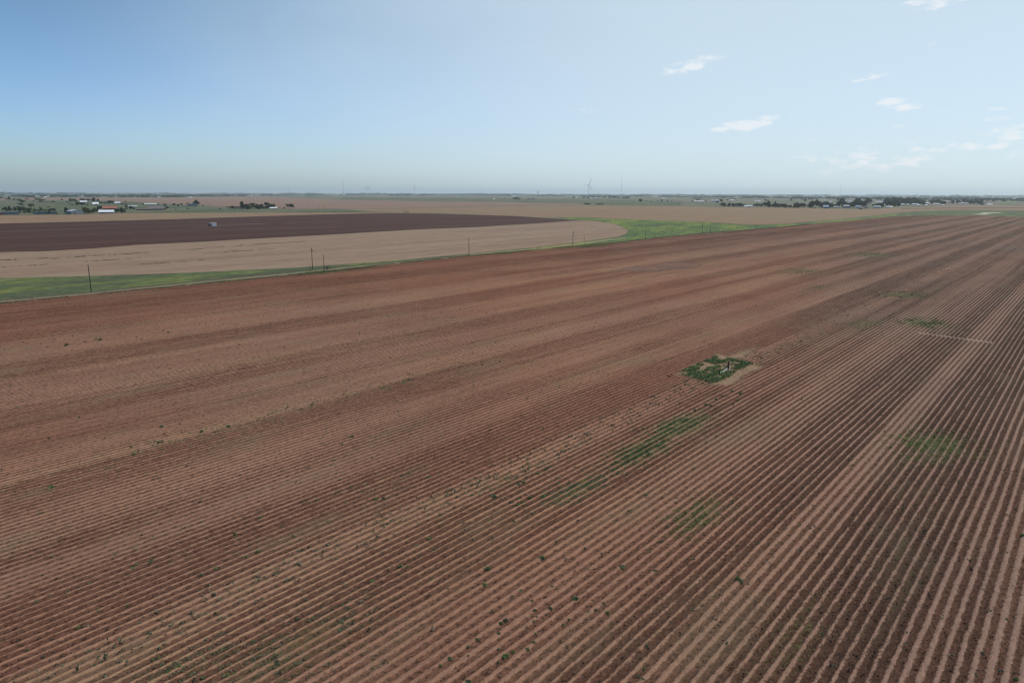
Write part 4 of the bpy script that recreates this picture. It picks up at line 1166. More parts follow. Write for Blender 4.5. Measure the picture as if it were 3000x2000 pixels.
    for (a, b, y) in ((2625, 2632, 579), (2645, 2655, 579.2), (2686, 2695, 581), (2722, 2729, 586), (2732, 2742, 587), (2765, 2774, 581.4), (2775, 2780, 584), (2787, 2792, 590), (2815, 2821, 580.6), (2820, 2828, 581.5), (2840, 2848, 580), (2846, 2852, 588), (2840, 2844, 587), (2864, 2870, 581.5), (2871, 2879, 581.5), (2880, 2886, 584.5),
                      (2887, 2892, 585), (2907, 2917, 585.4), (2904, 2912, 587.6), (2926, 2940, 586), (2953, 2966, 588.2), (2968, 2985, 588.2), (2975, 2980, 583.5), (2987, 2997, 585), (2868, 2874, 590)):
        B('shed', a, b, y + .6, y - 1.6, 'whiteroof', 'grey', 'tiny bright roof in the blue haze at the right horizon', 'tiny roofs at the right horizon', gable='flat')


# ------------------------------------------------------------------ poles, masts, turbines
def pole(x, y, yt, label, group=None, transformer=False, arm=False, name='utility_pole', thick=None, cat='utility pole'):
    p = at(x, y)
    h = px_size(p, y - yt) * 1.02
    r = thick or 0.17
    e = empty(name, p)
    m = MB(); m.tube((0, 0, -.3), (0, 0, h), r, r * .62, 10); m.build('shaft', M['wood'], e)
    if arm:
        m = MB(); m.box(-1.1, 1.1, -.06, .06, h - .6, h - .46); m.build('crossarm', M['wood'], e)
    i = MB(); i.tube((0, 0, h), (0, 0, h + .22), .05, .03, 8); i.tube((0, 0, h + .06), (0, 0, h + .1), .09, .09, 8); i.build('insulator', M['steel'], e)
    if transformer:
        m = MB(); m.tube((.34, -.1, h - 1.9), (.34, -.1, h - 1.0), .22, .22, 12); m.tube((.34, -.1, h - 1.0), (.34, -.1, h - .85), .12, .05, 8); m.box(.12, .22, -.14, -.06, h - 1.8, h - 1.1)
        m.build('transformer', M['grey'], e)
    tag(e, label, cat, group)
    return e, p, h


def cable(a, b, sag, label, r=0.012, grp=None):
    cu = MB()
    N = 14
    q = []
    for i in range(N + 1):
        t = i / N
        c = Vector(a).lerp(Vector(b), t); c.z -= sag * 4 * t * (1 - t); q.append(c)
    for i in range(N): cu.tube(q[i], q[i + 1], r, r, 5, False)
    o = cu.build('power_line', M['cable'])
    tag(o, label, 'power line', grp)


def turbine(x, yb, yhub, yblade, angs, lens, label, yaw):
    p = at(x, yb)
    hub = px_size(p, yb - yhub)
    BL = px_size(p, yblade)
    e = empty('wind_turbine', p, -math.atan2(p.x, p.y) + yaw)
    s = hub / 80.0
    m = MB(); m.tube((0, 0, -1), (0, 0, hub - 1.5 * s), 2.0 * s, 1.2 * s, 16); m.build('tower', M['turbine'], e)
    m = MB(); m.box(-2.0 * s, 2.0 * s, -3 * s, 8 * s, hub - 2 * s, hub + 2.2 * s); m.build('nacelle', M['turbine'], e)
    m = MB(); m.tube((0, -3 * s, hub), (0, -6 * s, hub), 1.9 * s, .9 * s, 14); m.build('hub', M['turbine'], e)
    for a, l in zip(angs, lens):
        m = MB()
        d = Vector((math.sin(R(a)), 0, math.cos(R(a)))); sd = Vector((math.cos(R(a)), 0, -math.sin(R(a))))
        o = Vector((0, -4.6 * s, hub))
        pr = None
        prof = [(0.03, 1.3, .8), (.1, 1.2, .8), (.22, 2.3, .5), (.5, 1.6, .3), (.8, 1.0, .16), (1.0, .35, .06)]
        b0 = 0
        for k, (t, w, th) in enumerate(prof):
            c = o + d * BL * t * l
            for (sx, sy) in ((-1, 0), (0, -1), (1, 0), (0, 1)):
                m.v.append(tuple(c + sd * sx * w * s + Vector((0, sy * th * s, 0))))
            if k:
                for j in range(4):
                    m.f.append((4 * k - 4 + j, 4 * k - 4 + (j + 1) % 4, 4 * k + (j + 1) % 4, 4 * k + j))
        m.f.append((4 * len(prof) - 4, 4 * len(prof) - 3, 4 * len(prof) - 2, 4 * len(prof) - 1))
        m.build('blade', M['turbine'], e)
    tag(e, label, 'wind turbine', None)


def mast(x, yb, yt, label, wpx, guy=False):
    p = at(x, yb)
    h = px_size(p, yb - yt); w = max(.5, px_size(p, wpx))
    e = empty('radio_mast', p)
    m = MB()
    tri = [Vector((w * .5 * math.cos(a), w * .5 * math.sin(a), 0)) for a in (0, 2.09, 4.19)]
    rr = w * .09
    for t in tri: m.tube(t, t + Vector((0, 0, h)), rr, rr, 6)
    n = int(min(60, h / (w * 1.6)))
    for i in range(n):
        z0, z1 = h * i / n, h * (i + 1) / n
        for j in range(3):
            a, b = tri[j], tri[(j + 1) % 3]
            m.tube(a + Vector((0, 0, z0)), b + Vector((0, 0, z1)), rr * .5, rr * .5, 4, False)
    m.build('lattice', M['steel'], e)
    if guy:
        for k in range(3):
            an = k * 2.09 + .5
            g = MB()
            for hh in (.5, .95): g.tube((math.cos(an) * h * .45, math.sin(an) * h * .45, 0), (0, 0, h * hh), .012, .012, 4, False)
            g.build('guy_wire', M['cable'], e)
    tag(e, label, 'mast')


def lines():
    Q = []
    Q.append(pole(268, 858, 776.5, 'bare brown utility pole nearest the camera, at the left by the grass', thick=.2))
    Q.append(pole(916, 790, 727, 'utility pole carrying a grey transformer, near the electric panel by the track', transformer=True))
    Q.append(pole(1374, 748, 696, 'plain utility pole alone at the middle of the stubble field edge'))
    Q.append(pole(1678, 718.5, 676.5, 'utility pole with a transformer near the right tip of the stubble field', transformer=True))
    Q.append(pole(1891.3, 701, 663, 'utility pole on the field edge between the stubble tip and the bright grass'))
    Q.append(pole(2057, 682.5, 651, 'tallest right hand utility pole standing on the bright grass'))
    pole(909.2, 797, 773, 'short thin guy pole left of the transformer pole', thick=.09, name='guy_pole', cat='pole')
    s2 = pole(950, 793.5, 747.5, 'shorter service pole with its electric panel right of the left transformer pole')
    s3 = pole(1711, 717, 688, 'shorter service pole right of the stubble tip transformer pole', thick=.13)
    s4 = pole(2081, 682.5, 660.5, 'thin shorter pole just right of the tallest right hand pole', thick=.12)
    # run of wire, pole to pole
    names = ['from the nearest pole to the transformer pole', 'from the transformer pole to the middle pole', 'from the middle pole to the stubble tip pole', 'from the stubble tip pole to the grass edge pole', 'from the grass edge pole to the bright grass pole']
    for i in range(5):
        a, b = Q[i], Q[i + 1]
        cable(a[1] + Vector((0, 0, a[2] + .2)), b[1] + Vector((0, 0, b[2] + .2)), 1.2, 'thin overhead wire ' + names[i], 0.008)
    # electric panel with meter cabinet at the service pole
    p = at(959, 792.5)
    e = empty('electric_panel', p, .4)
    m = MB(); m.tube((-.35, 0, -.1), (-.35, 0, 1.7), .05, .05, 8); m.tube((.35, 0, -.1), (.35, 0, 1.7), .05, .05, 8); m.build('post', M['rust'], e)
    m = MB(); m.box(-.5, .5, -.15, .12, .7, 1.75); m.build('cabinet', M['rust'], e)
    m = MB(); m.box(-.2, .2, -.26, -.15, 1.1, 1.5); m.tube((0, -.26, 1.3), (0, -.34, 1.3), .11, .1, 12); m.build('meter', M['steel'], e)
    m = MB(); m.tube((.3, 0, 1.7), (.3, 0, 2.3), .04, .04, 8); m.build('conduit', M['steel'], e)
    tag(e, 'dark electric meter panel on posts beside the service pole', 'electric panel')
    # far line of poles
    for (x, y, yt) in ((1543, 592, 585.5), (1621, 591, 584.5), (1704, 593, 585.5), (1793, 599, 587), (1887, 601.5, 590), (1988, 604.5, 592), (2098, 607, 596)):
        pole(x, y, yt, 'thin distant pole in the line along the far edge of the tan field', 'line of poles beyond the tan field', thick=.3, arm=True)
    pole(933, 614.5, 600.5, 'left of the two distant poles right of the thin mast', thick=.25)
    pole(951, 614.5, 601.5, 'right of the two distant poles right of the thin mast', thick=.22)
    pole(865, 611, 597, 'distant pole between the lone round tree and the thin mast', thick=.16)
    pole(613, 606, 596, 'distant faint pole right of the peaked trees', thick=.16)
    mast(905, 614.5, 568, 'tall thin dark mast rising from the green strip to the horizon', .5, True)
    mast(1007.3, 575, 524, 'very tall faint lattice mast left of the wind turbines', 1.0)
    mast(845.5, 575, 549, 'faint mast above the big grove on the left horizon', .9)
    mast(1820, 577, 520, 'very tall faint lattice mast right of the nearest turbine', 1.0)
    mast(2460, 582, 548, 'faint mast over the village wood', .8)
    mast(2682, 585, 570, 'short faint mast on the right horizon', .8)
    mast(1936, 577, 565, 'short faint mast on the horizon right of the very tall one', .7)
    turbine(1723.6, 575, 541.5, 22, (22, 262, 142), (1, .75, 1), 'biggest wind turbine, blade pointing up and right', .5)
    turbine(1214.7, 573, 547.5, 14, (-2, 110, 240), (1, .8, .5), 'wind turbine with one blade straight up, left of the middle', .5)
    turbine(1079.5, 572, 549, 6, (40, 160, 280), (1, 1, 1), 'tiny wind turbine, the right of the two on the left horizon', .3)
    turbine(1073.5, 572, 550, 6, (10, 130, 250), (1, 1, 1), 'tiny wind turbine, the left of the two on the left horizon', .3)
    # water tower
    p = at(1576, 573)
    h = px_size(p, 14.5); w = px_size(p, 4)
    e = empty('water_tower', p)
    m = MB()
    for k in range(6):
        a = k * math.pi / 3
        m.tube((w * .55 * math.cos(a), w * .55 * math.sin(a), -1), (w * .4 * math.cos(a), w * .4 * math.sin(a), h * .72), w * .04, w * .04, 6)
    m.tube((0, 0, -1), (0, 0, h * .72), w * .1, w * .1, 10); m.build('legs', M['steel'], e)
    m = MB()
    for (z0, r0, z1, r1) in ((.66, .25, .74, .48), (.74, .48, .88, .5), (.88, .5, .96, .36), (.96, .36, 1.0, .04)):
        m.tube((0, 0, h * z0), (0, 0, h * z1), w * r0, w * r1, 16)
    m.build('tank', M['steel'], e)
    tag(e, 'distant water tower on the horizon left of the biggest turbine', 'water tower')
    # gantry of pipes on the grass behind the dark field
    p = at(1190.5, 622)
    u = px_size(p, 1)
    e = empty('pipe_gate', p, -math.atan2(p.x, p.y))
    t = .25
    m = MB()
    for sx in (-1, 1):
        m.tube((sx * 5.6 * u, 0, -.2), (sx * 5.6 * u, 0, 5.6 * u), t, t, 8)
        m.tube((sx * 5.6 * u, 0, 5.5 * u), (sx * 2.9 * u, 0, 5.5 * u), t, t, 8)
    m.build('post', M['rust'], e)
    m = MB(); m.tube((-5.6 * u, 0, 1.0 * u), (5.6 * u, 0, 1.0 * u), t, t, 8); m.tube((-5.6 * u, 0, 2.0 * u), (5.6 * u, 0, 2.0 * u), t * .7, t * .7, 8); m.build('rail', M['rust'], e)
    tag(e, 'dark open topped pipe frame standing beyond the dark field', 'pipe frame')


def car(x, y, wpx, mat, label, group, name='parked_car', yaw=0.0):
    p = at(x, y)
    L = px_size(p, wpx); s = L / 4.6
    e = empty(name, p, -math.atan2(p.x, p.y) + yaw)
    m = MB()
    prof = [(-2.3, .35), (-2.3, .8), (-2.1, .95), (-1.3, 1.0), (1.25, 1.0), (2.1, .9), (2.3, .7), (2.3, .35)]
    for y0 in (-.85, .85): m.v += [(a * s, y0 * s, z * s) for a, z in prof]
    n = len(prof)
    m.f += [tuple(range(n)), tuple(range(2 * n - 1, n - 1, -1))] + [(i, n + i, n + (i + 1) % n, (i + 1) % n) for i in range(n)]
    m.build('body', M[mat], e)
    m = MB(); cab = [(-1.4, 1.0), (-1.0, 1.45), (.5, 1.48), (1.1, 1.0)]
    for y0 in (-.75, .75): m.v += [(a * s, y0 * s, z * s) for a, z in cab]
    m.f += [(0, 1, 2, 3), (7, 6, 5, 4), (0, 4, 5, 1), (1, 5, 6, 2), (2, 6, 7, 3)]
    m.build('cabin', M['glass'], e)
    for sx in (-1.45, 1.4):
        for sy in (-.8, .8):
            m = MB(); m.tube((sx * s, (sy - .12) * s, .34 * s), (sx * s, (sy + .12) * s, .34 * s), .34 * s, .34 * s, 12); m.build('wheel', M['tyre'], e)
    tag(e, label, 'car', group)


def vehicles():
    for (x, y, w, c) in ((516 + 6, 606.5, 6, 'cardark'), (528, 605.6, 5.5, 'carwhite'), (535, 605.8, 6, 'cardark'), (541, 604.6, 5.5, 'carwhite'), (547, 606, 6, 'cardark')):
        car(x, y, w, c, '%s vehicle parked in the junk yard left of the grey boxy shed' % ('pale' if c == 'carwhite' else 'dark'), '%s junk yard vehicles' % ('pale' if c == 'carwhite' else 'dark'), yaw=.3)
    for (x, y, w, c) in ((669, 615.3, 5, 'carwhite'), (675, 616, 5, 'cardark'), (680, 615.2, 4.5, 'carwhite'), (686, 615.8, 5, 'cardark'), (692, 614.3, 6, 'carwhite'), (700, 614.2, 5, 'carwhite'), (708, 613.6, 7, 'carwhite'), (714, 614.6, 5, 'cardark')):
        car(x, y, w, c, '%s vehicle parked before the low end of the big grove' % ('pale' if c == 'carwhite' else 'dark'), '%s vehicles before the big grove' % ('pale' if c == 'carwhite' else 'dark'), yaw=-.2)
    car(550, 614.5, 9, 'cardark', 'dark low trailer lying on the green grass before the grey shed', None, 'flat_trailer')
    car(115, 632.3, 6, 'cardark', 'dark car in front of the very long dark shed', None)
    car(168.5, 631, 9, 'cardark', 'dark car right of the very long dark shed', None)
    car(198.5, 632, 3, 'cardark', 'dark small vehicle left of the grey gabled barn', None)


# ------------------------------------------------------------------ well head on its pad
def well():
    b1 = at(2133, 1083); b2 = at(2107, 1097)
    e = empty('irrigation_well', b1, 0)
    m = MB(); m.tube((0, 0, -.1), (0, 0, .95), .2, .2, 14); m.tube((0, 0, .95), (0, 0, 1.05), .25, .25, 14); m.build('riser', M['rust'], e)
    m = MB(); m.tube((0, 0, 1.05), (0, 0, 1.75), .12, .12, 10); m.tube((0, 0, 1.75), (0, 0, 1.83), .16, .16, 10); m.build('motor_shaft', M['rust'], e)
    m = MB(); m.box(-.3, .3, -.3, .3, -.05, .16); m.build('concrete_base', M['cream'], e)
    tag(e, 'tall dark upright well pipe on the weedy bare patch', 'well pipe')
    e2 = empty('standpipe', b2, 0)
    m = MB(); m.tube((-.05, 0, -.1), (.08, 0, .95), .12, .12, 12); m.build('riser', M['rust'], e2)
    m = MB(); m.tube((.08, 0, .95), (.1, 0, 1.25), .06, .06, 10); m.tube((-.04, -.04, 1.16), (.24, -.04, 1.16), .03, .03, 8); m.build('valve', M['rust'], e2)
    tag(e2, 'shorter dark standpipe with a valve left of the tall well pipe', 'standpipe')
    d = b2 - b1
    m = MB()
    pts = [(0.1, .0, .42), (.25, .02, .28), (.45, .0, .25), (.7, 0, .25), (.9, 0, .33), (1.0, 0, .5)]
    q = [b1 + d * t + Vector((0, s, z)) for t, s, z in pts]
    for i in range(len(q) - 1): m.tube(q[i], q[i + 1], .075, .075, 10)
    for i in (1, 4): m.tube(q[i] - Vector((.1, 0, 0)), q[i] + Vector((.1, 0, 0)), .12, .12, 10)
    tag(m.build('water_pipe', M['pvc']), 'white curved pipe joining the two dark pipes on the bare patch', 'pipe')
    p3 = at(2126, 1090)
    m = MB(); m.tube(p3 + Vector((-.6, .1, .1)), p3 + Vector((.75, .4, .12)), .07, .07, 10); m.tube(p3 + Vector((.7, .38, .12)), p3 + Vector((.78, .41, .12)), .11, .11, 10)
    tag(m.build('loose_pipe', M['pvc']), 'loose white pipe lying on the ground in front of the well pipe', 'pipe')


# ------------------------------------------------------------------ weeds
WEEDS = []


def zw(x0, y0, s, lst, zone):
    for (x, y, r) in lst: WEEDS.append((x0 + x / s, y0 + y / s, r / s, zone))


def weed_lists():
    zw(700, 1400, 2.614, [(780,12,8),(1105,15,12),(860,72,8),(750,115,10),(975,60,12),(945,112,12),(600,172,10),(548,198,14),(490,182,8),(820,195,14),(1050,165,18),(1105,155,14),(1168,118,12),(170,305,18),(680,330,14),(795,275,8),(325,370,10),(375,382,8),(412,440,16),(230,515,14),(140,562,16),(50,598,12),(1290,465,12),(1460,465,20),(1365,518,14),(1495,548,16),(1385,600,10),(1240,675,22),(1290,678,14),(1240,735,10),(1025,790,24),(990,880,14),(905,860,10),(795,970,12),(445,1075,18),(440,1050,10),(1905,690,22),(1880,812,22),(1600,850,12),(1480,770,12),(2040,1085,20),(2005,1110,16),(1990,1190,14),(1825,1235,18),(1755,1290,12),(1615,1380,18),(1545,1435,14),(2040,1360,26),(1985,1410,12),(1755,1360,12),(1985,1310,10),(1760,1555,24),(290,1405,18),(175,1305,14),(110,1250,12),(525,1270,12),(790,1110,20),(740,1075,12),(830,1215,12),(1950,140,18),(2035,100,10),(2080,185,12),(1920,328,16),(1945,475,12),(1695,265,10),(1885,170,10)],
       'in the furrows at the bottom centre of the field')
    zw(1500, 1100, 2.614, [(1560,180,10),(1605,155,10),(1645,155,10),(1400,265,12),(1485,220,14),(1520,230,12),(1690,225,12),(1745,135,14),(1715,185,12),(1000,405,12),(540,345,8),(495,312,8),(1235,352,10),(1095,430,10),(905,530,10)],
       'in the rows just below the weedy well patch')
    zw(1500, 1100, 2.614, [(700,775,12),(635,815,12),(570,850,12),(265,720,14),(200,757,12),(245,920,20),(355,830,12),(140,935,14),(90,968,18),(55,990,16),(45,835,16),(80,820,12),(50,942,12),(10,1115,16),(1030,905,14),(365,1120,12),(1150,1270,14),(1190,1158,12),(1058,1350,14),(1595,1065,14),(1975,1200,14),(1635,1350,14),(1390,1405,16),(845,1460,24),(1098,1492,18),(230,1390,22),(1730,1550,20),(2005,775,10),(1668,690,8),(1690,975,12),(1885,1285,12),(1265,940,10)],
       'about the green smears below the well patch')
    zw(1500, 1700, 2.94, [(345,50,14),(690,170,10),(785,195,14),(820,275,18),(655,272,14),(720,255,14),(490,335,14),(445,378,14),(330,240,22),(300,290,10),(195,255,16),(210,315,14),(185,350,16),(120,400,14),(90,408,12),(185,530,20),(135,590,20),(200,455,12),(170,175,16),(1560,258,18),(1640,215,14),(1620,225,12),(1360,355,14),(1155,565,18),(1075,755,14),(1140,760,14),(1130,850,20),(1090,825,12),(1970,5,24),(10,615,14)],
       'on the ridges at the bottom right of centre')
    zw(2200, 1400, 2.614, [(145,415,12),(60,500,10),(375,365,8),(400,72,6),(170,605,10),(900,355,7),(1335,400,10),(1590,30,10),(1718,65,10),(2030,240,8),(2080,438,16),(1770,1340,16),(1735,1380,12),(1718,1505,14),(1955,1080,10),(545,1190,12),(575,1440,12),(430,1250,8),(2030,1535,16)],
       'between the wide ridges at the lower right')
    zw(2300, 1000, 3.136, [(885,678,12),(285,970,12),(350,1062,10),(120,398,7),(605,1058,10),(635,580,6),(780,508,7),(940,370,8),(85,135,8),(135,112,6),(175,92,6),(170,1345,8),(1595,1300,8),(2120,1540,9),(265,45,6),(980,340,6),(620,1140,7)],
       'on the straight rows right of the well patch')
    zw(0, 1500, 3.136, [(1380,100,10),(2160,200,20),(2165,225,10),(1890,255,16),(1945,235,12),(1760,298,14),(1625,352,14),(1240,462,10),(1250,488,18),(1215,515,20),(1385,445,26),(1305,480,12),(1080,565,14),(820,655,16),(735,695,16),(625,735,20),(465,762,16),(335,818,14),(2040,480,16),(1985,510,20),(1850,572,18),(1150,805,10),(1165,860,16),(900,900,22),(715,1055,18),(760,1050,10),(250,1265,16),(400,1325,10),(1465,1335,10),(1450,1365,14),(1500,1400,20),(1540,1465,26),(1640,1415,24),(1760,1365,14),(1405,1355,10),(1865,1520,18),(2090,1500,22),(2150,1480,20)],
       'on the faint ridges at the bottom left')
    zw(0, 900, 2.614, [(390,1380,24),(510,283,14),(500,298,8),(768,246,14),(650,262,10),(735,245,10),(365,305,6),(1250,180,8),(1290,192,10),(1048,230,6),(345,512,8),(130,765,10),(152,798,8),(1065,688,10),(610,845,6),(640,1322,8),(1030,1122,14),(1060,1095,8),(1240,910,14),(1545,950,14),(1548,925,7),(1750,910,14),(1770,915,10),(1560,830,8),(1245,1085,10),(1215,1032,12),(1240,1030,10),(1005,1070,10),(1415,945,8),(1015,1240,12),(1550,1108,8),(2055,825,7),(1455,965,6),(1100,570,6),(1940,412,8),(1310,470,7),(1185,1035,7)],
       'on the red soil of the left middle field')
    zw(800, 900, 2.614, [(600,990,16),(850,615,14),(835,632,8),(1000,578,16),(1075,558,8),(1040,555,7),(1270,498,10),(1245,490,6),(1600,438,9),(1735,415,9),(1430,425,8),(1455,430,6),(1480,447,6),(898,388,9),(685,270,7),(1130,180,6),(1010,188,7),(790,1468,20),(845,1462,14),(990,1290,14),(1042,1272,14),(1095,1252,10),(1195,1302,16),(1272,1270,12),(842,1320,12),(718,1362,12),(685,1418,14),(945,1248,9),(518,1322,7),(600,1380,8),(490,1422,9),(616,1408,8),(340,1478,12),(285,1502,14),(560,1500,14),(235,1490,10),(907,1425,10),(1765,985,8),(1770,1068,12),(1625,1085,6),(1665,940,6),(1845,848,8),(2070,935,7),(1565,1150,10),(1915,1340,16),(1880,1355,16),(1690,1448,22),(1970,1460,16),(1880,1510,18),(1920,1490,18),(1830,1490,12),(2080,1440,14),(2028,1275,14),(2080,1252,12),(405,930,10),(300,745,12),(545,670,8),(570,680,6),(720,672,6),(25,792,10),(110,770,8),(1715,48,6),(2070,760,8)],
       'in the middle of the big ploughed field')
    zw(1900, 1000, 5.88, [(290,315,26),(390,315,18),(455,360,20),(370,445,18),(345,595,26),(400,585,16),(155,485,14),(165,670,18),(250,545,12),(510,640,16),(1050,45,18),(1085,40,14),(900,115,14),(1290,165,12),(1265,935,22),(1350,940,16),(1160,995,24),(1065,1105,24),(990,1085,22),(1450,1095,20),(1540,1000,20),(1570,900,26),(1430,850,22),(1140,870,18),(1040,725,20),(935,715,20),(2085,485,18),(2230,460,18),(1885,605,16),(1590,645,12),(2140,590,16),(2060,635,16),(600,880,14),(1690,20,14),(1100,160,12),(915,190,14),(1490,215,12)],
       'close round the edge of the weedy well patch')


def weed_mesh(seed, mat, n=150):
    r = np.random.default_rng(seed)
    d = r.normal(size=(n, 3)); d[:, 2] = np.abs(d[:, 2]); d /= np.linalg.norm(d, axis=1)[:, None]
    c = d * (r.random(n) ** .45)[:, None] * [1.0, 1.0, .8]
    off = (r.random((4, 3)) - .5) * [1.0, 1.0, 0]
    c += off[r.integers(0, 4, n)] * .6
    c[:, 2] += .06
    return leaf_cloud(c, 0.25, seed, mat, 'weed_tuft', 0.55)


def weeds():
    rr = random.Random(11)
    W = [weed_mesh(200 + i, M[['weed', 'weed', 'weed_dark', 'weed', 'weed_dark', 'weed_lime'][i]]) for i in range(6)]
    WEEDS.sort(key=lambda w: -w[2] * 1.0)
    special = {}
    WEEDS.append((1500 + 545 / 2.94, 1700 + 160 / 2.94, 9.0, 'special'))
    solo = [w for w in WEEDS if w[3] == 'special'] + [w for w in WEEDS if w[3] != 'special'][:288]
    rest = WEEDS[289:] if len(WEEDS) > 290 else []
    done = set()
    for (x, y, r, zone) in solo:
        p = at(x, y + r * .4)
        rad = px_size(p, r) * 1.02
        k = rr.randrange(5)
        big = r > 7.2
        o = link('weed_tuft', W[k]); o.location = (p.x, p.y, .05)
        s = max(.13, rad)
        o.scale = (s, s, s * (.75 + .3 * rr.random())); o.rotation_euler = (0, 0, rr.random() * 6.28)
        if zone == 'special':
            tag(o, 'darkest round weed tuft, alone on the flattened rows at the bottom centre', 'weed'); continue
        tone = 'grey-green' if k in (2, 4) else 'leaf green'
        size = 'large' if big else ('small' if r < 4.6 else 'middling')
        tag(o, f'{size} {tone} weed tuft {zone}', 'weed', f'{size} {tone} weeds {zone}')
    # fine scattered weeds: patches that nobody could count
    def patch(name, label, x, y, hw, hh, n, size, mats, along=None, z=.06):
        c = at(x, y)
        ax = (at(x + hw, y) - at(x - hw, y)) * .5
        ay = (at(x, y - hh) - at(x, y + hh)) * .5
        if along is not None:
            ax = VD * along[0]; ay = UD * along[1]
        pts = []
        for i in range(int(n * 2.0)):
            a, b = rr.gauss(0, .62), rr.gauss(0, .62)
            q = c + ax * a + ay * b
            if vnoise(np.array([q.x / 1.3]), np.array([q.y / 1.3]), 5)[0] < .30 + .3 * rr.random(): continue
            for j in range(3):
                pts.append((q.x + rr.gauss(0, size * .7), q.y + rr.gauss(0, size * .7), z + abs(rr.gauss(0, size * .4))))
        o = link(name, leaf_cloud(np.array(pts), size * .78, n, M[mats], name, .6))
        tag(o, label, 'weeds', kind='stuff')
    patch('ground_weeds', 'green smear of fine weeds below the well patch, the upper brightest one', 1995, 1248, 0, 0, 1500, .11, 'weed', (9, 3.2))
    patch('ground_weeds', 'green smear of fine weeds, second one below the well patch', 1878, 1322, 0, 0, 1300, .11, 'weed', (8, 3.0))
    patch('ground_weeds', 'grey-green smear of fine weeds, third one below the well patch', 1695, 1430, 0, 0, 900, .09, 'weed_dark', (7, 2.6))
    patch('ground_weeds', 'yellow-green sprinkle of weeds right of the lowest grey smear', 2045, 1512, 0, 0, 650, .10, 'weed_lime', (6, 2.6))
    patch('ground_weeds', 'yellow-green weed patch on the wide rows at the right', 2738, 1303, 0, 0, 1100, .12, 'weed_lime', (7.5, 5.0))
    patch('ground_weeds', 'lime green oval of weeds above the line of soil dams', 2712, 947, 0, 0, 700, .17, 'weed_lime', (9, 7))
    patch('ground_weeds', 'small green oval of weeds far up the right rows', 2650, 864, 0, 0, 420, .2, 'weed', (9, 9))
    patch('ground_weeds', 'dull green haze of weeds on the rows left of the lime oval', 2528, 949, 0, 0, 420, .11, 'weed_dark', (12, 5))
    patch('ground_weeds', 'thin green weeds far up the field, left one of three', 2350, 795, 0, 0, 260, .2, 'weed', (16, 9))
    patch('ground_weeds', 'thin green weeds far up the field, right one of three', 2548, 748, 0, 0, 260, .28, 'weed', (22, 16))
    patch('ground_weeds', 'thin green weeds far up the field, middle one of three', 2396, 842, 0, 0, 220, .14, 'weed', (12, 4))
    patch('ground_weeds', 'sprawling grey-green weeds on the bottom left rows', 900, 1885, 0, 0, 1500, .075, 'weed_dark', (8, 4.5))
    patch('ground_weeds', 'grey-green weeds reaching the bottom edge left of the sprawling patch', 560, 1960, 0, 0, 800, .075, 'weed_dark', (5, 3))
    patch('ground_weeds', 'thin sprinkle of dry lime weeds at the lower right', 2330, 1860, 0, 0, 420, .06, 'weed_lime', (9, 2.4))
    patch('ground_weeds', 'faint weed strip running along the middle of the field', 1150, 1130, 0, 0, 800, .12, 'weed_dark', (30, 3.0))
    patch('ground_weeds', 'faint weed strip on the red rows of the left field', 560, 1290, 0, 0, 700, .10, 'weed_dark', (22, 4.0))
    patch('ground_weeds', 'faint weed strip running up to the well patch from the left', 1560, 1380, 0, 0, 900, .09, 'weed_dark', (22, 2.4))
    patch('ground_weeds', 'faint weed strip running on beyond the well patch', 2330, 1010, 0, 0, 700, .12, 'weed_dark', (26, 2.6))
    patch('ground_weeds', 'faint far weed strip left of the cross furrows', 1680, 795, 0, 0, 500, .16, 'weed_dark', (40, 5))
    patch('ground_weeds', 'dark green weeds along the track foot below the service pole', 935, 799, 0, 0, 700, .22, 'weed', (13, 4))
    patch('ground_weeds', 'green weeds along the edge right of the electric panel', 1035, 789, 0, 0, 500, .22, 'weed', (10, 3))
    patch('ground_weeds', 'green weeds at the foot of the stubble tip poles', 1725, 722, 0, 0, 600, .26, 'weed', (22, 7))
    patch('ground_weeds', 'green weeds on the field edge before the middle pole gap', 1475, 742, 0, 0, 400, .24, 'weed', (12, 4))
    # weeds of the well patch, round a bare middle
    pts = []
    for i in range(7500):
        a, b = rr.uniform(-1, 1), rr.uniform(-1, 1)
        if abs(a) + abs(b) > 0.98 + rr.uniform(-.08, .08): continue
        q = P(PAD[0] + a * PAX[0] + b * PBX[0], PAD[1] + a * PAX[1] + b * PBX[1])
        ctr = (q - at(2112, 1078)); cu, cv = uv(ctr)
        if (cu / 3.0) ** 2 + (cv / 5.4) ** 2 < .8 and rr.random() < .38: continue
        left = a < -.1 and b < .05
        dens = vnoise(np.array([q.x / 1.7]), np.array([q.y / 1.7]), 15)[0]
        if dens < .40 + rr.uniform(-.12, .12) or (left and dens < .5): continue
        for j in range(5):
            pts.append((q.x + rr.gauss(0, .16), q.y + rr.gauss(0, .16), .08 + abs(rr.gauss(0, .13)) + .12 * dens))
    tag(link('ground_weeds', leaf_cloud(np.array(pts), .13, 77, M['weed'], 'ground_weeds', .5)), 'thick green weeds on the diamond of bare ground round the well pipe', 'weeds', kind='stuff')
    # ragged grass along the field edge
    pts = []
    for i in range(16000):
        v = rr.uniform(ev.min(), min(ev.max(), 900))
        u = np.interp(v, ev, eu) + rr.gauss(0, .5) - .1 + (rr.random() ** 6) * 3.0
        q = P(u, v)
        if vnoise(np.array([v / 6.0]), np.array([u / 1.5]), 3)[0] < .35: continue
        s = .2
        for j in range(2): pts.append((q.x + rr.gauss(0, s), q.y + rr.gauss(0, s), .1 + abs(rr.gauss(0, .12))))
    tag(link('edge_grass', leaf_cloud(np.array(pts), .2, 78, M['weed_khaki'], 'edge_grass', .6)), 'ragged strip of grass along the far edge of the ploughed field', 'grass', kind='stuff')
    # volunteer plants in lines on the stubble
    pts = []
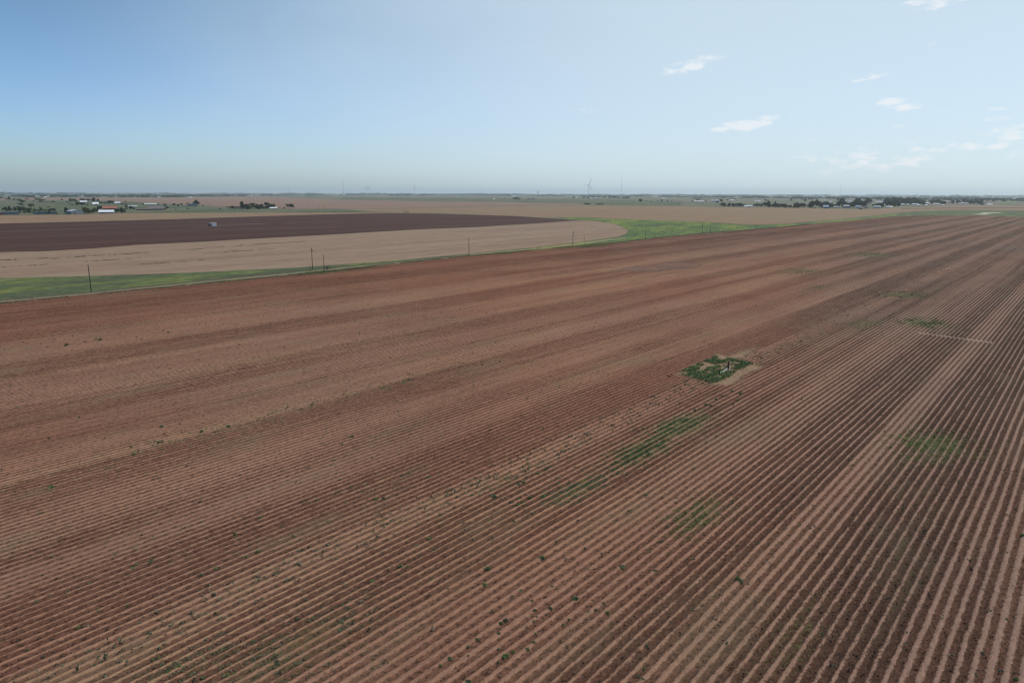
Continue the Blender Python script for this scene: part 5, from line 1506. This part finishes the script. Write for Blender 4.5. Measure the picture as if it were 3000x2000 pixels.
    for (xa, ya, xb, yb, n) in ((0, 765, 400, 745, 260), (150, 760, 600, 730, 260), (250, 768, 420, 757, 120), (380, 778, 600, 763, 120), (600, 727, 900, 707, 180), (640, 742, 800, 730, 70), (0, 785, 140, 776, 60), (850, 712, 900, 708, 30), (600, 745, 700, 735, 50)):
        a, b = at(xa, ya), at(xb, yb)
        for i in range(n):
            t = rr.random()
            if vnoise(np.array([t * 14 + xa]), np.array([ya]), 8)[0] < .4: continue
            q = a.lerp(b, t)
            for j in range(4): pts.append((q.x + rr.gauss(0, .5), q.y + rr.gauss(0, .3), .05 + abs(rr.gauss(0, .15))))
    tag(link('volunteer_plants', leaf_cloud(np.array(pts), .22, 79, M['weed_khaki'], 'volunteer_plants', .6)), 'broken lines of dark green seedlings on the stubble field', 'weeds', kind='stuff')
    # the smallest specks everywhere in the field
    pts = []
    for (x, y, r, zone) in rest:
        p = at(x, y); s = px_size(p, r)
        for j in range(14): pts.append((p.x + rr.gauss(0, s * .5), p.y + rr.gauss(0, s * .5), .08 + abs(rr.gauss(0, s * .4))))
    for i in range(7000):
        u = rr.uniform(-280, 20) if i % 3 else rr.gauss(-57 * ROW, 3.5); v = rr.uniform(5, 420) if i % 2 else rr.uniform(5, 160)
        rw = u / ROW
        t = np.interp(rw, BU, BT)
        if rr.random() < t * 1.0: continue
        q = P(u, v); s = .08 + .14 * rr.random() ** 3
        for j in range(6): pts.append((q.x + rr.gauss(0, s), q.y + rr.gauss(0, s), .1 + abs(rr.gauss(0, s * .8))))
    tag(link('seedling_specks', leaf_cloud(np.array(pts), .11, 80, M['weed_dark'], 'seedling_specks', .8)), 'tiny weed specks sprinkled over the whole ploughed field', 'weeds', kind='stuff')


def clods():
    r = np.random.default_rng(4)
    n = 90000
    rw = np.floor(r.uniform(-110, 6, n))
    v = r.uniform(2, 150, n)
    u = (rw + 0.5 + r.normal(size=n) * .17) * ROW
    X = u * UD.x + v * VD.x; Y = u * UD.y + v * VD.y
    dist = np.hypot(X, Y)
    keep = (np.abs(X) < Y * .85 + 6) & (Y > 36) & (dist < 135) & (r.random(n) < np.interp(rw, BU, BT) * 1.1 - .05)
    pa, pb = pad_ab(u, v)
    keep &= (np.abs(pa) + np.abs(pb)) > 1.3
    X, Y = X[keep], Y[keep]
    z = r.uniform(.02, .06, len(X))
    me = leaf_cloud(np.stack([X, Y, z], 1), 0.085, 5, M['clod'], 'soil_clods', 1.0)
    tag(link('soil_clods', me), 'dark clods and old stalk bits lying in the near furrows', 'clods', kind='stuff')


# ------------------------------------------------------------------ air
def haze():
    m = bpy.data.materials.new('haze_air'); m.use_nodes = True
    nt = m.node_tree; nt.nodes.clear()
    o = nt.nodes.new('ShaderNodeOutputMaterial'); v = nt.nodes.new('ShaderNodeVolumePrincipled')
    v.inputs['Color'].default_value = (0.82, 0.94, 1.0, 1)
    v.inputs['Density'].default_value = 4.5e-5
    v.inputs['Anisotropy'].default_value = 0.35
    nt.links.new(v.outputs['Volume'], o.inputs['Volume'])
    mb = MB(); L = 46000.0
    mb.box(-L, L, -L, L, -1.2, 230.0)
    tag(mb.build('haze', m), 'thin pale haze that fades the far country', 'haze', kind='stuff')


ground()
field()
sheets()
soil_marks()
protos()
tree_lists()
buildings()
place_trees()
lines()
vehicles()
well()
weed_lists()
weeds()
clods()
haze()
